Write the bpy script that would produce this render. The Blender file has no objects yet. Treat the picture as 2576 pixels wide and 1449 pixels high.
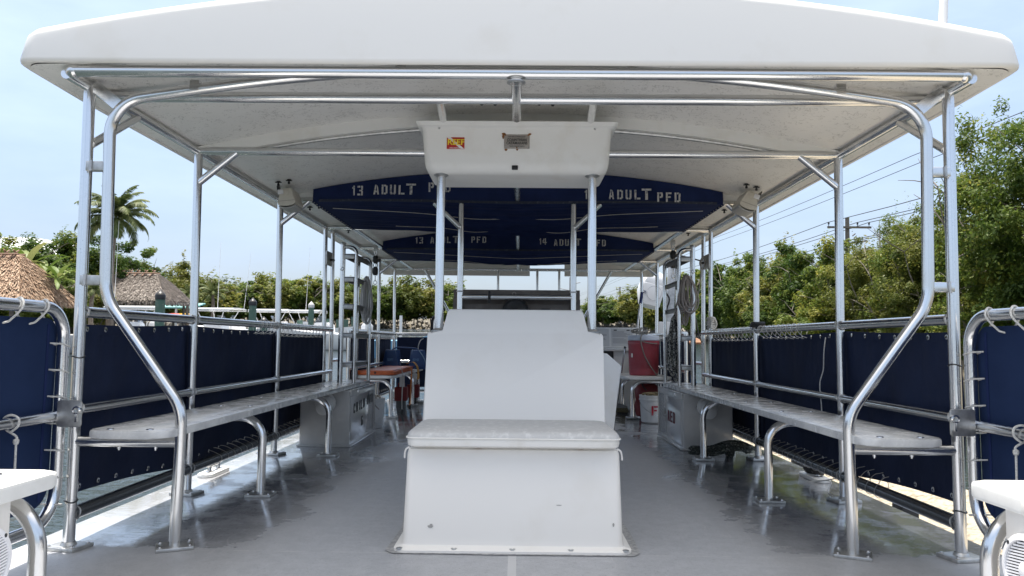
import bpy, bmesh, math, random
import numpy as np
from mathutils import Vector, Matrix
random.seed(7)
RNG = np.random.default_rng(7)
sc = bpy.context.scene
COL = sc.collection
rad = math.radians

# ------------------------------------------------------------------ camera, world, sun, exposure
FPX = 1850.0                                   # focal length, in pixels of a 2576 wide picture
TILT = rad(1.83)                               # the boat lies a little down by the bow
RB = Matrix.Rotation(-TILT, 4, 'X')            # boat frame -> world
CAMB = Vector((0.02, 0.0, 0.9))                # camera in the boat frame (deck z = 0)
WATER = -0.75
ay = Vector(((1305 - 1288) / FPX, (862 - 724.5) / FPX, 1.0)).normalized()
ax = Vector((math.cos(.0092), math.sin(.0092), 0.0)); ax = (ax - ay * ax.dot(ay)).normalized()
az = ax.cross(ay)
# camera axes expressed in boat axes
right = Vector((ax.x, ay.x, az.x)); down = Vector((ax.y, ay.y, az.y)); fwd = Vector((ax.z, ay.z, az.z))
m = Matrix((right, -down, -fwd)).transposed().to_4x4()
m.translation = CAMB
cd = bpy.data.cameras.new('camera'); cam = bpy.data.objects.new('camera', cd); COL.objects.link(cam)
cam.matrix_world = RB @ m
cd.sensor_width = 36.0; cd.lens = 36.0 * FPX / 2576.0; cd.clip_start = 0.05; cd.clip_end = 6000
sc.camera = cam
CW = RB @ CAMB

SUN_DIR = Vector((-0.125, 0.17, 1.0)).normalized()
w = bpy.data.worlds.new('World'); sc.world = w; w.use_nodes = True
nt = w.node_tree; N = nt.nodes; L = nt.links
N.clear()
wo = N.new('ShaderNodeOutputWorld'); bg = N.new('ShaderNodeBackground')
sky = N.new('ShaderNodeTexSky'); sky.sky_type = 'NISHITA'; sky.sun_disc = False
sky.sun_elevation = math.asin(SUN_DIR.z); sky.sun_rotation = math.atan2(SUN_DIR.x, SUN_DIR.y)
sky.air_density = 1.0; sky.dust_density = 1.0; sky.ozone_density = 1.5
tc = N.new('ShaderNodeTexCoord'); mp = N.new('ShaderNodeMapping'); mp.inputs['Scale'].default_value = (1.0, 1.0, 3.2)
nz = N.new('ShaderNodeTexNoise'); nz.inputs['Scale'].default_value = 2.3; nz.inputs['Detail'].default_value = 7; nz.inputs['Roughness'].default_value = .55
cr = N.new('ShaderNodeValToRGB'); cr.color_ramp.elements[0].position = .40; cr.color_ramp.elements[1].position = .78
cr.color_ramp.elements[0].color = (.42, .42, .42, 1); cr.color_ramp.elements[1].color = (.85, .85, .85, 1)
mx = N.new('ShaderNodeMixRGB'); mx.inputs[2].default_value = (6.4, 7.7, 10.0, 1)
L.new(tc.outputs['Generated'], mp.inputs[0]); L.new(mp.outputs[0], nz.inputs['Vector']); L.new(nz.outputs['Fac'], cr.inputs[0])
L.new(cr.outputs[0], mx.inputs[0]); L.new(sky.outputs[0], mx.inputs[1])
# hazy sky high up, out of view, boosted to light the shade; horizon dimmed
sep = N.new('ShaderNodeSeparateXYZ'); L.new(tc.outputs['Generated'], sep.inputs[0])
hz = N.new('ShaderNodeMapRange'); hz.interpolation_type = 'SMOOTHSTEP'
for i_, v_ in ((1, .38), (2, .85), (3, 1.0), (4, 1.35)): hz.inputs[i_].default_value = v_
lo = N.new('ShaderNodeMapRange'); lo.interpolation_type = 'SMOOTHSTEP'
for i_, v_ in ((1, -.02), (2, .28), (3, .60), (4, .84)): lo.inputs[i_].default_value = v_
ml = N.new('ShaderNodeMath'); ml.operation = 'MULTIPLY'; sc_n = N.new('ShaderNodeVectorMath'); sc_n.operation = 'SCALE'
L.new(sep.outputs[2], hz.inputs[0]); L.new(sep.outputs[2], lo.inputs[0]); L.new(hz.outputs[0], ml.inputs[0]); L.new(lo.outputs[0], ml.inputs[1])
wm = N.new('ShaderNodeMixRGB'); wm.inputs[2].default_value = (10.5, 9.9, 9.0, 1)
wr = N.new('ShaderNodeMapRange'); wr.interpolation_type = 'SMOOTHSTEP'
for i_, v_ in ((1, .42), (2, .9), (3, 0.0), (4, .9)): wr.inputs[i_].default_value = v_
L.new(sep.outputs[2], wr.inputs[0]); L.new(wr.outputs[0], wm.inputs[0]); L.new(mx.outputs[0], wm.inputs[1])
L.new(wm.outputs[0], sc_n.inputs[0]); L.new(ml.outputs[0], sc_n.inputs['Scale']); L.new(sc_n.outputs[0], bg.inputs['Color'])
bg.inputs['Strength'].default_value = 0.11
L.new(bg.outputs[0], wo.inputs[0])
sd = bpy.data.lights.new('sun', 'SUN'); sd.energy = 5.0; sd.angle = rad(.53); sd.color = (1.0, .95, .88)
so = bpy.data.objects.new('sun', sd); COL.objects.link(so)
so.rotation_euler = SUN_DIR.to_track_quat('Z', 'Y').to_euler(); so.location = (0, 0, 30)
vs = sc.view_settings; vs.view_transform = 'Standard'; vs.look = 'None'; vs.gamma = 1.0; vs.exposure = 0.74
sc.cycles.max_bounces = 10; sc.cycles.diffuse_bounces = 6; sc.cycles.glossy_bounces = 5; sc.cycles.transparent_max_bounces = 8
sc.cycles.use_denoising = True

# ------------------------------------------------------------------ materials
MATS = {}
def mat(name, col, rough=.5, metal=0.0, noise=None, bump=None, coat=0.0, spec=.5, rnoise=None, sheen=0):
    """noise=(scale, other colour, lo, hi); bump=(scale, strength, distance); rnoise=(scale, lo, hi)"""
    if name in MATS: return MATS[name]
    ma = bpy.data.materials.new(name); ma.use_nodes = True
    t = ma.node_tree; b = t.nodes['Principled BSDF']
    b.inputs['Base Color'].default_value = (*col, 1); b.inputs['Roughness'].default_value = rough
    b.inputs['Metallic'].default_value = metal; b.inputs['Coat Weight'].default_value = coat
    b.inputs['Specular IOR Level'].default_value = spec
    if sheen: b.inputs['Sheen Weight'].default_value = sheen
    co = t.nodes.new('ShaderNodeTexCoord')
    def nz(scale, detail=5, rough=.6):
        n = t.nodes.new('ShaderNodeTexNoise'); n.inputs['Scale'].default_value = scale; n.inputs['Detail'].default_value = detail
        n.inputs['Roughness'].default_value = rough
        t.links.new(co.outputs['Object'], n.inputs['Vector']); return n
    if noise:
        n = nz(noise[0]); r = t.nodes.new('ShaderNodeValToRGB')
        r.color_ramp.elements[0].position = noise[2]; r.color_ramp.elements[1].position = noise[3]
        r.color_ramp.elements[0].color = (*col, 1); r.color_ramp.elements[1].color = (*noise[1], 1)
        t.links.new(n.outputs['Fac'], r.inputs[0]); t.links.new(r.outputs[0], b.inputs['Base Color'])
    if rnoise:
        n = nz(rnoise[0]); r = t.nodes.new('ShaderNodeMapRange')
        r.inputs[1].default_value = .3; r.inputs[2].default_value = .7; r.inputs[3].default_value = rnoise[1]; r.inputs[4].default_value = rnoise[2]
        t.links.new(n.outputs['Fac'], r.inputs[0]); t.links.new(r.outputs[0], b.inputs['Roughness'])
    if bump:
        n = nz(bump[0]); bp = t.nodes.new('ShaderNodeBump'); bp.inputs['Strength'].default_value = bump[1]; bp.inputs['Distance'].default_value = bump[2]
        t.links.new(n.outputs['Fac'], bp.inputs['Height']); t.links.new(bp.outputs[0], b.inputs['Normal'])
    MATS[name] = ma; return ma
ALU = mat('brushed aluminium', (.74, .74, .735), .22, 1.0, noise=(110, (.45, .45, .44), .68, .76), rnoise=(9, .16, .27))
ALUW = mat('wet aluminium', (.74, .745, .75), .19, 1.0, noise=(120, (.35, .36, .37), .64, .72), bump=(130, .10, .002))
PLATE = mat('cast aluminium plate', (.55, .55, .54), .42, .9, noise=(30, (.38, .38, .37), .4, .7), bump=(80, .15, .002))
GEL = mat('white gelcoat', (.79, .77, .735), .44, noise=(2.6, (.715, .68, .62), .55, .90), coat=.06, bump=(2.0, .05, .01))
GELB = mat('weathered white gelcoat', (.77, .765, .74), .40, noise=(6.0, (.70, .68, .63), .52, .80), bump=(3.0, .06, .01))
GELG = mat('pale grey gelcoat', (.60, .59, .57), .22, noise=(4.0, (.52, .51, .49), .4, .7), coat=.4)
PLASTIC = mat('white marine board', (.74, .74, .72), .38, noise=(9.0, (.66, .66, .64), .45, .7), bump=(60, .05, .001))
PLASTICW = mat('wet marine board', (.66, .66, .645), .14, noise=(7.0, (.50, .505, .51), .42, .65), rnoise=(9, .05, .42), bump=(9, .12, .006))
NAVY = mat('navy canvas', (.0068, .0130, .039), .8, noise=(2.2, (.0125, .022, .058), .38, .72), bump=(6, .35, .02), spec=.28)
NAVYG = mat('navy canvas lit from outside', (.012, .024, .066), .8, noise=(2.2, (.018, .034, .088), .38, .72), bump=(500, .3, .001), spec=.12)  # gate canvas: light from outside put into a paler navy
NAVYL = mat('navy net bag canvas', (.015, .024, .074), .8, noise=(4.0, (.021, .034, .105), .35, .7), bump=(300, .2, .001), spec=.06)
CORD = mat('white cord', (.62, .61, .58), .8, noise=(200, (.4, .39, .37), .45, .6))
CORDG = mat('dirty grey cord', (.30, .29, .27), .85)
ROPEG = mat('grey rope', (.34, .32, .29), .85, noise=(260, (.16, .15, .13), .45, .55), bump=(300, .6, .003))
ROPEL = mat('light grey rope', (.62, .61, .58), .85, noise=(260, (.40, .39, .37), .45, .6), bump=(300, .6, .003))
ROPEL2 = mat('pinkish grey rope', (.42, .37, .33), .85, noise=(260, (.24, .20, .18), .45, .6), bump=(300, .6, .003))
ROPEB = mat('flecked rope', (.42, .42, .38), .85, noise=(70, (.02, .02, .02), .48, .52), bump=(200, .6, .003))
ROPED = mat('dark flecked rope', (.035, .04, .035), .8, noise=(60, (.20, .21, .18), .55, .6), bump=(200, .6, .003))
ROPEM = mat('manila rope', (.36, .29, .17), .85, noise=(200, (.2, .15, .08), .45, .55), bump=(250, .6, .003))
BLACK = mat('black plastic', (.012, .012, .013), .4)
STEEL = mat('stainless steel', (.72, .72, .72), .2, 1.0)
BEIGE = mat('beige speaker plastic', (.64, .60, .52), .42, noise=(8, (.55, .51, .44), .5, .8))
WHITEP = mat('white paint stencil', (.58, .58, .57), .8, noise=(48, (.20, .21, .25), .50, .66))
WHITEB = mat('bright white plastic', (.80, .80, .82), .3)
BLACKP = mat('black stencil paint', (.02, .02, .02), .6, noise=(80, (.12, .12, .12), .5, .75))
REDP = mat('red stencil paint', (.35, .01, .025), .6)
WOOD = mat('weathered dark board', (.12, .104, .093), .6, noise=(14, (.165, .147, .132), .4, .65))
VINYL = mat('worn white vinyl', (.47, .47, .465), .6, noise=(34, (.60, .60, .59), .50, .72), bump=(120, .35, .004))
VINYLS = mat('white vinyl side', (.70, .69, .66), .45, noise=(7, (.6, .58, .53), .5, .75), bump=(9, .1, .006))
ORANGE = mat('orange board plastic', (.52, .115, .03), .38, noise=(12, (.42, .09, .03), .4, .7))
STRAP = mat('orange webbing', (.55, .16, .02), .8)
YELLOWS = mat('amber webbing', (.48, .22, .02), .8, bump=(90, .4, .003))
BLUEP = mat('blue padded vinyl', (.016, .055, .17), .4, bump=(40, .1, .003))
COOLER = mat('faded red cooler plastic', (.42, .07, .09), .5, noise=(9, (.38, .10, .12), .45, .7))
COOLERL = mat('pale cooler lid', (.58, .62, .70), .45)
REDBAG = mat('dark red bag', (.16, .012, .014), .6, bump=(12, .3, .01))
PAPER = mat('laminated paper', (.62, .62, .61), .25)
INK = mat('grey print', (.2, .2, .21), .6)
RUST = mat('rust stain', (.30, .12, .03), .8, noise=(60, (.12, .05, .02), .4, .7))
BRASS = mat('builder plate metal', (.36, .33, .30), .45, .5, noise=(40, (.44, .40, .36), .4, .7))
REDS = mat('red sticker', (.45, .02, .02), .35)
YELS = mat('yellow sticker letters', (.90, .66, .04), .4)
DARKM = mat('dark dial plastic', (.03, .032, .035), .3, noise=(20, (.05, .05, .05), .5, .7))
CEIL = None

def shader(name):
    ma = bpy.data.materials.new(name); ma.use_nodes = True
    return ma, ma.node_tree, ma.node_tree.nodes['Principled BSDF']
def node(t, typ, **kw):
    n = t.nodes.new(typ)
    for k, v in kw.items():
        if k in ('operation', 'data_type', 'blend_type', 'musgrave_type', 'attribute_name', 'feature', 'wave_type'): setattr(n, k, v)
        else: n.inputs[k.replace('_', ' ')].default_value = v
    return n
def mathn(t, op, a, b=None, c=None):
    n = t.nodes.new('ShaderNodeMath'); n.operation = op
    for i, v in enumerate((a, b, c)):
        if v is None: continue
        if isinstance(v, (int, float)): n.inputs[i].default_value = v
        else: t.links.new(v, n.inputs[i])
    return n.outputs[0]
def smooth(t, v, lo, hi, a=0.0, b=1.0):
    n = t.nodes.new('ShaderNodeMapRange'); n.interpolation_type = 'SMOOTHSTEP'
    n.inputs[1].default_value = lo; n.inputs[2].default_value = hi; n.inputs[3].default_value = a; n.inputs[4].default_value = b
    t.links.new(v, n.inputs[0]); return n.outputs[0]
def noisen(t, co, scale, detail=4, rough=.55, mapping=None):
    n = t.nodes.new('ShaderNodeTexNoise'); n.inputs['Scale'].default_value = scale; n.inputs['Detail'].default_value = detail; n.inputs['Roughness'].default_value = rough
    if mapping:
        mp = t.nodes.new('ShaderNodeMapping'); mp.inputs['Scale'].default_value = mapping; t.links.new(co, mp.inputs[0]); co = mp.outputs[0]
    t.links.new(co, n.inputs['Vector']); return n.outputs['Fac']
def mixc(t, fac, a, b):
    n = t.nodes.new('ShaderNodeMixRGB')
    for i, v in ((0, fac), (1, a), (2, b)):
        if isinstance(v, tuple): n.inputs[i].default_value = (*v, 1)
        elif isinstance(v, float): n.inputs[i].default_value = v
        else: t.links.new(v, n.inputs[i])
    return n.outputs[0]

def make_deck():
    ma, t, b = shader('painted non-skid deck')
    co = t.nodes.new('ShaderNodeTexCoord').outputs['Object']
    sx = t.nodes.new('ShaderNodeSeparateXYZ'); t.links.new(co, sx.inputs[0]); x, y = sx.outputs[0], sx.outputs[1]
    big = noisen(t, co, 1.7, 5); fine = noisen(t, co, 260, 2); med = noisen(t, co, 14, 5, .65)
    ax_ = mathn(t, 'ABSOLUTE', x)
    edge = mathn(t, 'ADD', ax_, mathn(t, 'MULTIPLY', mathn(t, 'SUBTRACT', big, .5), 1.1))
    wet_side = smooth(t, mathn(t, 'ADD', edge, mathn(t, 'MULTIPLY', mathn(t, 'SUBTRACT', med, .5), .35)), 1.02, 1.34)
    fwd_ = mathn(t, 'ADD', y, mathn(t, 'MULTIPLY', mathn(t, 'SUBTRACT', big, .5), 3.0))
    wet_fwd = mathn(t, 'MULTIPLY', smooth(t, fwd_, 6.0, 7.2), smooth(t, x, .9, .3))
    aftdry = smooth(t, mathn(t, 'ADD', y, mathn(t, 'MULTIPLY', mathn(t, 'SUBTRACT', med, .5), .25)), 3.23, 3.30)
    wet = mathn(t, 'MULTIPLY', mathn(t, 'MAXIMUM', wet_side, wet_fwd), aftdry)
    spots = smooth(t, noisen(t, co, 5, 6, .7), .40, .56)
    wet = mathn(t, 'MULTIPLY', wet, mathn(t, 'ADD', mathn(t, 'MULTIPLY', spots, .45), .55))
    base = mixc(t, smooth(t, med, .3, .75), (.335, .344, .366), (.395, .405, .428))
    base = mixc(t, smooth(t, fine, .45, .75), base, (.27, .28, .295))
    base = mixc(t, mathn(t, 'MULTIPLY', wet, .25), base, (.20, .21, .225))
    mot = noisen(t, co, 22, 4, .7)
    base = mixc(t, smooth(t, mot, .54, .70, 0.0, .35), base, (.25, .255, .27)); base = mixc(t, smooth(t, mot, .46, .32, 0.0, .3), base, (.45, .465, .49))
    grit = noisen(t, co, 75, 3, .7); wear = noisen(t, co, 3.2, 6, .7, (1, .35, 1))
    base = mixc(t, smooth(t, grit, .52, .72, 0.0, .55), base, (.40, .405, .42))
    base = mixc(t, smooth(t, grit, .46, .30, 0.0, .5), base, (.15, .153, .16))
    base = mixc(t, smooth(t, wear, .52, .74, 0.0, .38), base, (.27, .277, .29))
    sc1 = mathn(t, 'MULTIPLY', mathn(t, 'LESS_THAN', mathn(t, 'ABSOLUTE', mathn(t, 'SUBTRACT', noisen(t, co, 4.5, 2, .5, (1, .25, 1)), .5)), .0025), smooth(t, wear, .48, .6))
    base = mixc(t, mathn(t, 'MULTIPLY', sc1, .6), base, (.42, .42, .43))
    def line(v, at_, wd): return mathn(t, 'LESS_THAN', mathn(t, 'ABSOLUTE', mathn(t, 'SUBTRACT', v, at_)), wd)
    inside = mathn(t, 'LESS_THAN', ax_, 1.5)
    seam = mathn(t, 'MULTIPLY', mathn(t, 'MAXIMUM', line(y, 3.215, .006), mathn(t, 'MAXIMUM', line(y, 5.82, .006), line(y, 8.6, .006))), inside)
    cseam = mathn(t, 'MULTIPLY', line(x, 0.0, .017), mathn(t, 'LESS_THAN', y, 3.2))
    base = mixc(t, smooth(t, ax_, 1.935, 1.95, 0.0, .75), base, (.50, .505, .52))  # sunlit strip at the deck edge put into a lighter colour, both sides
    rub = mathn(t, 'MULTIPLY', seam, smooth(t, noisen(t, co, 9, 4, .7), .42, .60))
    base = mixc(t, rub, base, (.42, .425, .43))
    base = mixc(t, mathn(t, 'MULTIPLY', cseam, .85), base, (.50, .505, .51))
    t.links.new(base, b.inputs['Base Color'])
    ro = mathn(t, 'ADD', mathn(t, 'MULTIPLY', wet, -.37), mathn(t, 'ADD', .30, mathn(t, 'MULTIPLY', grit, .22)))
    t.links.new(ro, b.inputs['Roughness'])
    h = mathn(t, 'ADD', mathn(t, 'MULTIPLY', fine, mathn(t, 'SUBTRACT', 1.0, mathn(t, 'MULTIPLY', wet, .96))), mathn(t, 'MULTIPLY', noisen(t, co, 30, 2, .5, (.35, 1, 1)), mathn(t, 'MULTIPLY', wet, .35)))
    t.links.new(mathn(t, 'MULTIPLY', wet, .9), b.inputs['Coat Weight']); b.inputs['Coat Roughness'].default_value = .02
    cb = t.nodes.new('ShaderNodeBump'); cb.inputs['Strength'].default_value = .13; cb.inputs['Distance'].default_value = .008
    t.links.new(noisen(t, co, 34, 3, .55, (.28, 1.2, 1)), cb.inputs['Height']); t.links.new(cb.outputs[0], b.inputs['Coat Normal'])
    bp = t.nodes.new('ShaderNodeBump'); bp.inputs['Strength'].default_value = .35; bp.inputs['Distance'].default_value = .004
    t.links.new(h, bp.inputs['Height']); t.links.new(bp.outputs[0], b.inputs['Normal'])
    return ma
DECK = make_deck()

def make_ceiling():
    ma, t, b = shader('speckled white headliner')
    co = t.nodes.new('ShaderNodeTexCoord').outputs['Object']
    n1 = noisen(t, co, 24, 3, .6); n2 = noisen(t, co, 19, 3, .6, (1.1, .9, 1))
    l1 = mathn(t, 'LESS_THAN', mathn(t, 'ABSOLUTE', mathn(t, 'SUBTRACT', n1, .5)), .013)
    l2 = mathn(t, 'LESS_THAN', mathn(t, 'ABSOLUTE', mathn(t, 'SUBTRACT', n2, .5)), .011)
    k1 = smooth(t, noisen(t, co, 11, 4, .7), .52, .56); k2 = smooth(t, noisen(t, co, 8.3, 4, .7), .52, .56)
    hair = mathn(t, 'MAXIMUM', mathn(t, 'MULTIPLY', l1, k1), mathn(t, 'MULTIPLY', l2, k2))
    dots = mathn(t, 'GREATER_THAN', noisen(t, co, 70, 1), .735)
    hair = mathn(t, 'MULTIPLY', mathn(t, 'MAXIMUM', hair, dots), .46)
    base = mixc(t, smooth(t, noisen(t, co, 1.5, 4), .3, .7), (.82, .80, .77), (.77, .75, .72))
    base = mixc(t, hair, base, (.16, .15, .13))
    t.links.new(base, b.inputs['Base Color']); b.inputs['Roughness'].default_value = .38
    return ma
CEIL = make_ceiling()

def make_leaf(name, cols, trans=.45):
    cols = [(min(.6, c[0] * 1.62), min(.6, c[1] * 1.52), min(.6, c[2] * 1.3)) for c in cols] if 'mangrove' in name or 'broad' in name else cols
    """cols = three greens, mixed by the per-leaf 'tint' attribute; every crown shifts a little"""
    ma, t, b = shader(name)
    at = t.nodes.new('ShaderNodeAttribute'); at.attribute_name = 'tint'
    oi = t.nodes.new('ShaderNodeObjectInfo')
    v = mathn(t, 'ADD', at.outputs['Fac'], mathn(t, 'MULTIPLY', mathn(t, 'SUBTRACT', oi.outputs['Random'], .5), .35))
    r = t.nodes.new('ShaderNodeValToRGB'); e = r.color_ramp.elements
    e[0].position = .05; e[0].color = (*cols[0], 1); e[1].position = .95; e[1].color = (*cols[2], 1)
    q = e.new(.55); q.color = (*cols[1], 1)
    t.links.new(v, r.inputs[0]); t.links.new(r.outputs[0], b.inputs['Base Color'])
    b.inputs['Roughness'].default_value = .5; b.inputs['Specular IOR Level'].default_value = .25
    tr = t.nodes.new('ShaderNodeBsdfTranslucent'); t.links.new(r.outputs[0], tr.inputs[0])
    ms = t.nodes.new('ShaderNodeMixShader'); ms.inputs[0].default_value = trans
    out = t.nodes['Material Output']
    t.links.new(b.outputs[0], ms.inputs[1]); t.links.new(tr.outputs[0], ms.inputs[2]); t.links.new(ms.outputs[0], out.inputs[0])
    return ma
LEAF = make_leaf('mangrove leaves', ((.035, .065, .014), (.085, .125, .022), (.19, .19, .04)))
LEAFY = make_leaf('yellowing mangrove leaves', ((.05, .072, .016), (.115, .13, .028), (.185, .17, .045)))
LEAFD = make_leaf('broad dark leaves', ((.022, .05, .012), (.06, .10, .018), (.13, .155, .03)))
PALML = make_leaf('palm leaflets', ((.04, .07, .02), (.10, .135, .04), (.23, .24, .10)), .2)
BANANA = make_leaf('banana leaf', ((.07, .13, .02), (.14, .2, .04), (.30, .30, .12)), .3)
STRAW1 = make_leaf('tan palm thatch', ((.13, .078, .048), (.31, .20, .13), (.50, .37, .26)), .05)
STRAW2 = make_leaf('grey palm thatch', ((.08, .066, .055), (.22, .185, .158), (.41, .365, .32)), .05)
BARK = mat('grey mangrove bark', (.22, .19, .16), .85, noise=(18, (.11, .09, .075), .4, .65), bump=(40, .5, .01))
PALMB = mat('palm bark', (.24, .20, .16), .85, noise=(10, (.13, .1, .08), .4, .65), bump=(16, .6, .03))
POLE = mat('weathered utility pole timber', (.16, .14, .12), .8, noise=(12, (.09, .08, .07), .4, .65))
PILE = mat('green treated piling timber', (.065, .125, .10), .8, noise=(9, (.16, .19, .16), .55, .7), bump=(16, .6, .01))
DOCKW = mat('grey dock timber', (.20, .18, .15), .8, noise=(6, (.13, .12, .1), .4, .65), bump=(20, .4, .01))
ROCK = mat('limestone riprap', (.36, .33, .29), .9, noise=(3, (.18, .165, .145), .4, .65), bump=(6, .6, .05))
SANDC = mat('pale limestone cap', (.42, .37, .285), .9, noise=(26, (.20, .165, .12), .46, .66), bump=(25, .7, .02))
EARTH = mat('leaf litter soil', (.09, .075, .05), .95, noise=(1.2, (.14, .12, .08), .4, .65))
HULLW = mat('white boat hull', (.78, .78, .78), .25, coat=.3, noise=(2, (.72, .72, .72), .4, .7))
TEAL = mat('teal roof trim', (.20, .42, .40), .6)
ROOFM = mat('standing seam metal roof', (.62, .63, .63), .35, .4)
WIRE = mat('power cable', (.03, .03, .032), .6)

def make_water():
    ma, t, b = shader('canal water')
    co = t.nodes.new('ShaderNodeTexCoord').outputs['Object']
    b.inputs['Base Color'].default_value = (.028, .040, .040, 1); b.inputs['Roughness'].default_value = .06; b.inputs['IOR'].default_value = 1.33
    h = mathn(t, 'ADD', noisen(t, co, 2.6, 4, .55, (1, 1.8, 1)), mathn(t, 'MULTIPLY', noisen(t, co, .5, 2, .5), 1.0))
    bp = t.nodes.new('ShaderNodeBump'); bp.inputs['Strength'].default_value = .5; bp.inputs['Distance'].default_value = .12
    t.links.new(h, bp.inputs['Height']); t.links.new(bp.outputs[0], b.inputs['Normal'])
    return ma
WATERM = make_water()

# ------------------------------------------------------------------ builders
ORG = {}
def tag(o, label=None, cat=None, group=None, kind=None):
    if label: o['label'] = label
    if cat: o['category'] = cat
    if group: o['group'] = group
    if kind: o['kind'] = kind
    return o
def thing(name, label, cat, org=(0, 0, 0), group=None, boat=True, kind=None):
    o = bpy.data.objects.new(name, None); COL.objects.link(o); o.empty_display_size = .1
    org = Vector(org); o.matrix_world = (RB if boat else Matrix()) @ Matrix.Translation(org)
    ORG[o.name] = org
    return tag(o, label, cat, group, kind)
def copy_tree(o, parent=None):
    c = o.copy(); COL.objects.link(c)
    if parent is not None: c.parent = parent
    for ch in list(o.children): copy_tree(ch, c)
    return c

class MB:
    """collects shapes, in boat coordinates, and links them as ONE mesh object"""
    def __init__(s): s.bm = bmesh.new()
    def box(s, c, d, rot=None, bev=0.0):
        r = bmesh.ops.create_cube(s.bm, size=1.0); v = r['verts']
        M = Matrix.Translation(Vector(c)) @ (rot.to_4x4() if rot is not None else Matrix()) @ Matrix.Diagonal((*d, 1))
        bmesh.ops.transform(s.bm, matrix=M, verts=v)
        if bev:
            es = list({e for q in v for e in q.link_edges})
            bmesh.ops.bevel(s.bm, geom=es, offset=bev, segments=2, profile=.5, affect='EDGES')
        return s
    def tube(s, pts, r, seg=14, closed=False, cap=True):
        pts = [Vector(p) for p in pts]
        rs = r if isinstance(r, (list, tuple)) else [r] * len(pts)
        n = len(pts); rings = []; nrm = None
        for i, p in enumerate(pts):
            if closed: d = pts[(i + 1) % n] - pts[i - 1]
            else: d = pts[min(i + 1, n - 1)] - pts[max(i - 1, 0)]
            if d.length < 1e-9: d = Vector((0, 0, 1))
            d.normalize()
            if nrm is None:
                nrm = d.orthogonal().normalized()
            else:
                nrm = nrm - d * nrm.dot(d)
                if nrm.length < 1e-6: nrm = d.orthogonal()
                nrm.normalize()
            bn = d.cross(nrm)
            rings.append([s.bm.verts.new(p + (nrm * math.cos(2 * math.pi * k / seg) + bn * math.sin(2 * math.pi * k / seg)) * rs[i]) for k in range(seg)])
        for i in range(n if closed else n - 1):
            a, b = rings[i], rings[(i + 1) % n]
            for k in range(seg):
                s.bm.faces.new((a[k], a[(k + 1) % seg], b[(k + 1) % seg], b[k]))
        if cap and not closed:
            s.bm.faces.new(rings[0][::-1]); s.bm.faces.new(rings[-1])
        return s
    def lathe(s, c, prof, seg=28, axis=None):
        """prof = [(radius, height)...] about axis (default z) at c"""
        q = Vector(axis).normalized().to_track_quat('Z', 'Y').to_matrix() if axis is not None else Matrix.Identity(3)
        rings = []
        for (r, h) in prof:
            if r < 1e-6: rings.append([s.bm.verts.new(Vector(c) + q @ Vector((0, 0, h)))])
            else: rings.append([s.bm.verts.new(Vector(c) + q @ Vector((r * math.cos(2 * math.pi * k / seg), r * math.sin(2 * math.pi * k / seg), h))) for k in range(seg)])
        for a, b in zip(rings, rings[1:]):
            for k in range(seg):
                k2 = (k + 1) % seg
                if len(a) == 1 and len(b) == 1: continue
                if len(a) == 1: s.bm.faces.new((a[0], b[k2], b[k]))
                elif len(b) == 1: s.bm.faces.new((a[k], a[k2], b[0]))
                else: s.bm.faces.new((a[k], a[k2], b[k2], b[k]))
        return s
    def loft(s, rings, cap=True):
        vr = [[s.bm.verts.new(Vector(p)) for p in r] for r in rings]
        for a, b in zip(vr, vr[1:]):
            n = len(a)
            for k in range(n): s.bm.faces.new((a[k], a[(k + 1) % n], b[(k + 1) % n], b[k]))
        if cap: s.bm.faces.new(vr[0][::-1]); s.bm.faces.new(vr[-1])
        return s
    def grid(s, fn, nu, nv, keep=None):
        v = [[s.bm.verts.new(Vector(fn(i / nu, j / nv))) for j in range(nv + 1)] for i in range(nu + 1)]
        for i in range(nu):
            for j in range(nv):
                if keep and not keep((i + .5) / nu, (j + .5) / nv): continue
                s.bm.faces.new((v[i][j], v[i + 1][j], v[i + 1][j + 1], v[i][j + 1]))
        return s
    def sheet(s, fn, nu, nv, th):
        """closed slab: fn(u,v) and the same offset by vector th"""
        th = Vector(th)
        a = [[s.bm.verts.new(Vector(fn(i / nu, j / nv))) for j in range(nv + 1)] for i in range(nu + 1)]
        b = [[s.bm.verts.new(v.co + th) for v in r] for r in a]
        for i in range(nu):
            for j in range(nv):
                s.bm.faces.new((a[i][j], a[i + 1][j], a[i + 1][j + 1], a[i][j + 1]))
                s.bm.faces.new((b[i][j], b[i][j + 1], b[i + 1][j + 1], b[i + 1][j]))
        for i in range(nu):
            s.bm.faces.new((a[i][0], b[i][0], b[i + 1][0], a[i + 1][0])); s.bm.faces.new((a[i][nv], a[i + 1][nv], b[i + 1][nv], b[i][nv]))
        for j in range(nv):
            s.bm.faces.new((a[0][j], a[0][j + 1], b[0][j + 1], b[0][j])); s.bm.faces.new((a[nu][j], b[nu][j], b[nu][j + 1], a[nu][j + 1]))
        return s
    def prism(s, poly, vec, bev=0.0, seg=2):
        vec = Vector(vec)
        a = [s.bm.verts.new(Vector(p)) for p in poly]; b = [s.bm.verts.new(v.co + vec) for v in a]
        n = len(a); fs = [s.bm.faces.new(a[::-1]), s.bm.faces.new(b)]
        for k in range(n): fs.append(s.bm.faces.new((a[k], a[(k + 1) % n], b[(k + 1) % n], b[k])))
        if bev:
            es = list({e for f in fs[:2] for e in f.edges})
            bmesh.ops.bevel(s.bm, geom=es, offset=bev, segments=seg, profile=.5, affect='EDGES')
        return s
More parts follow.
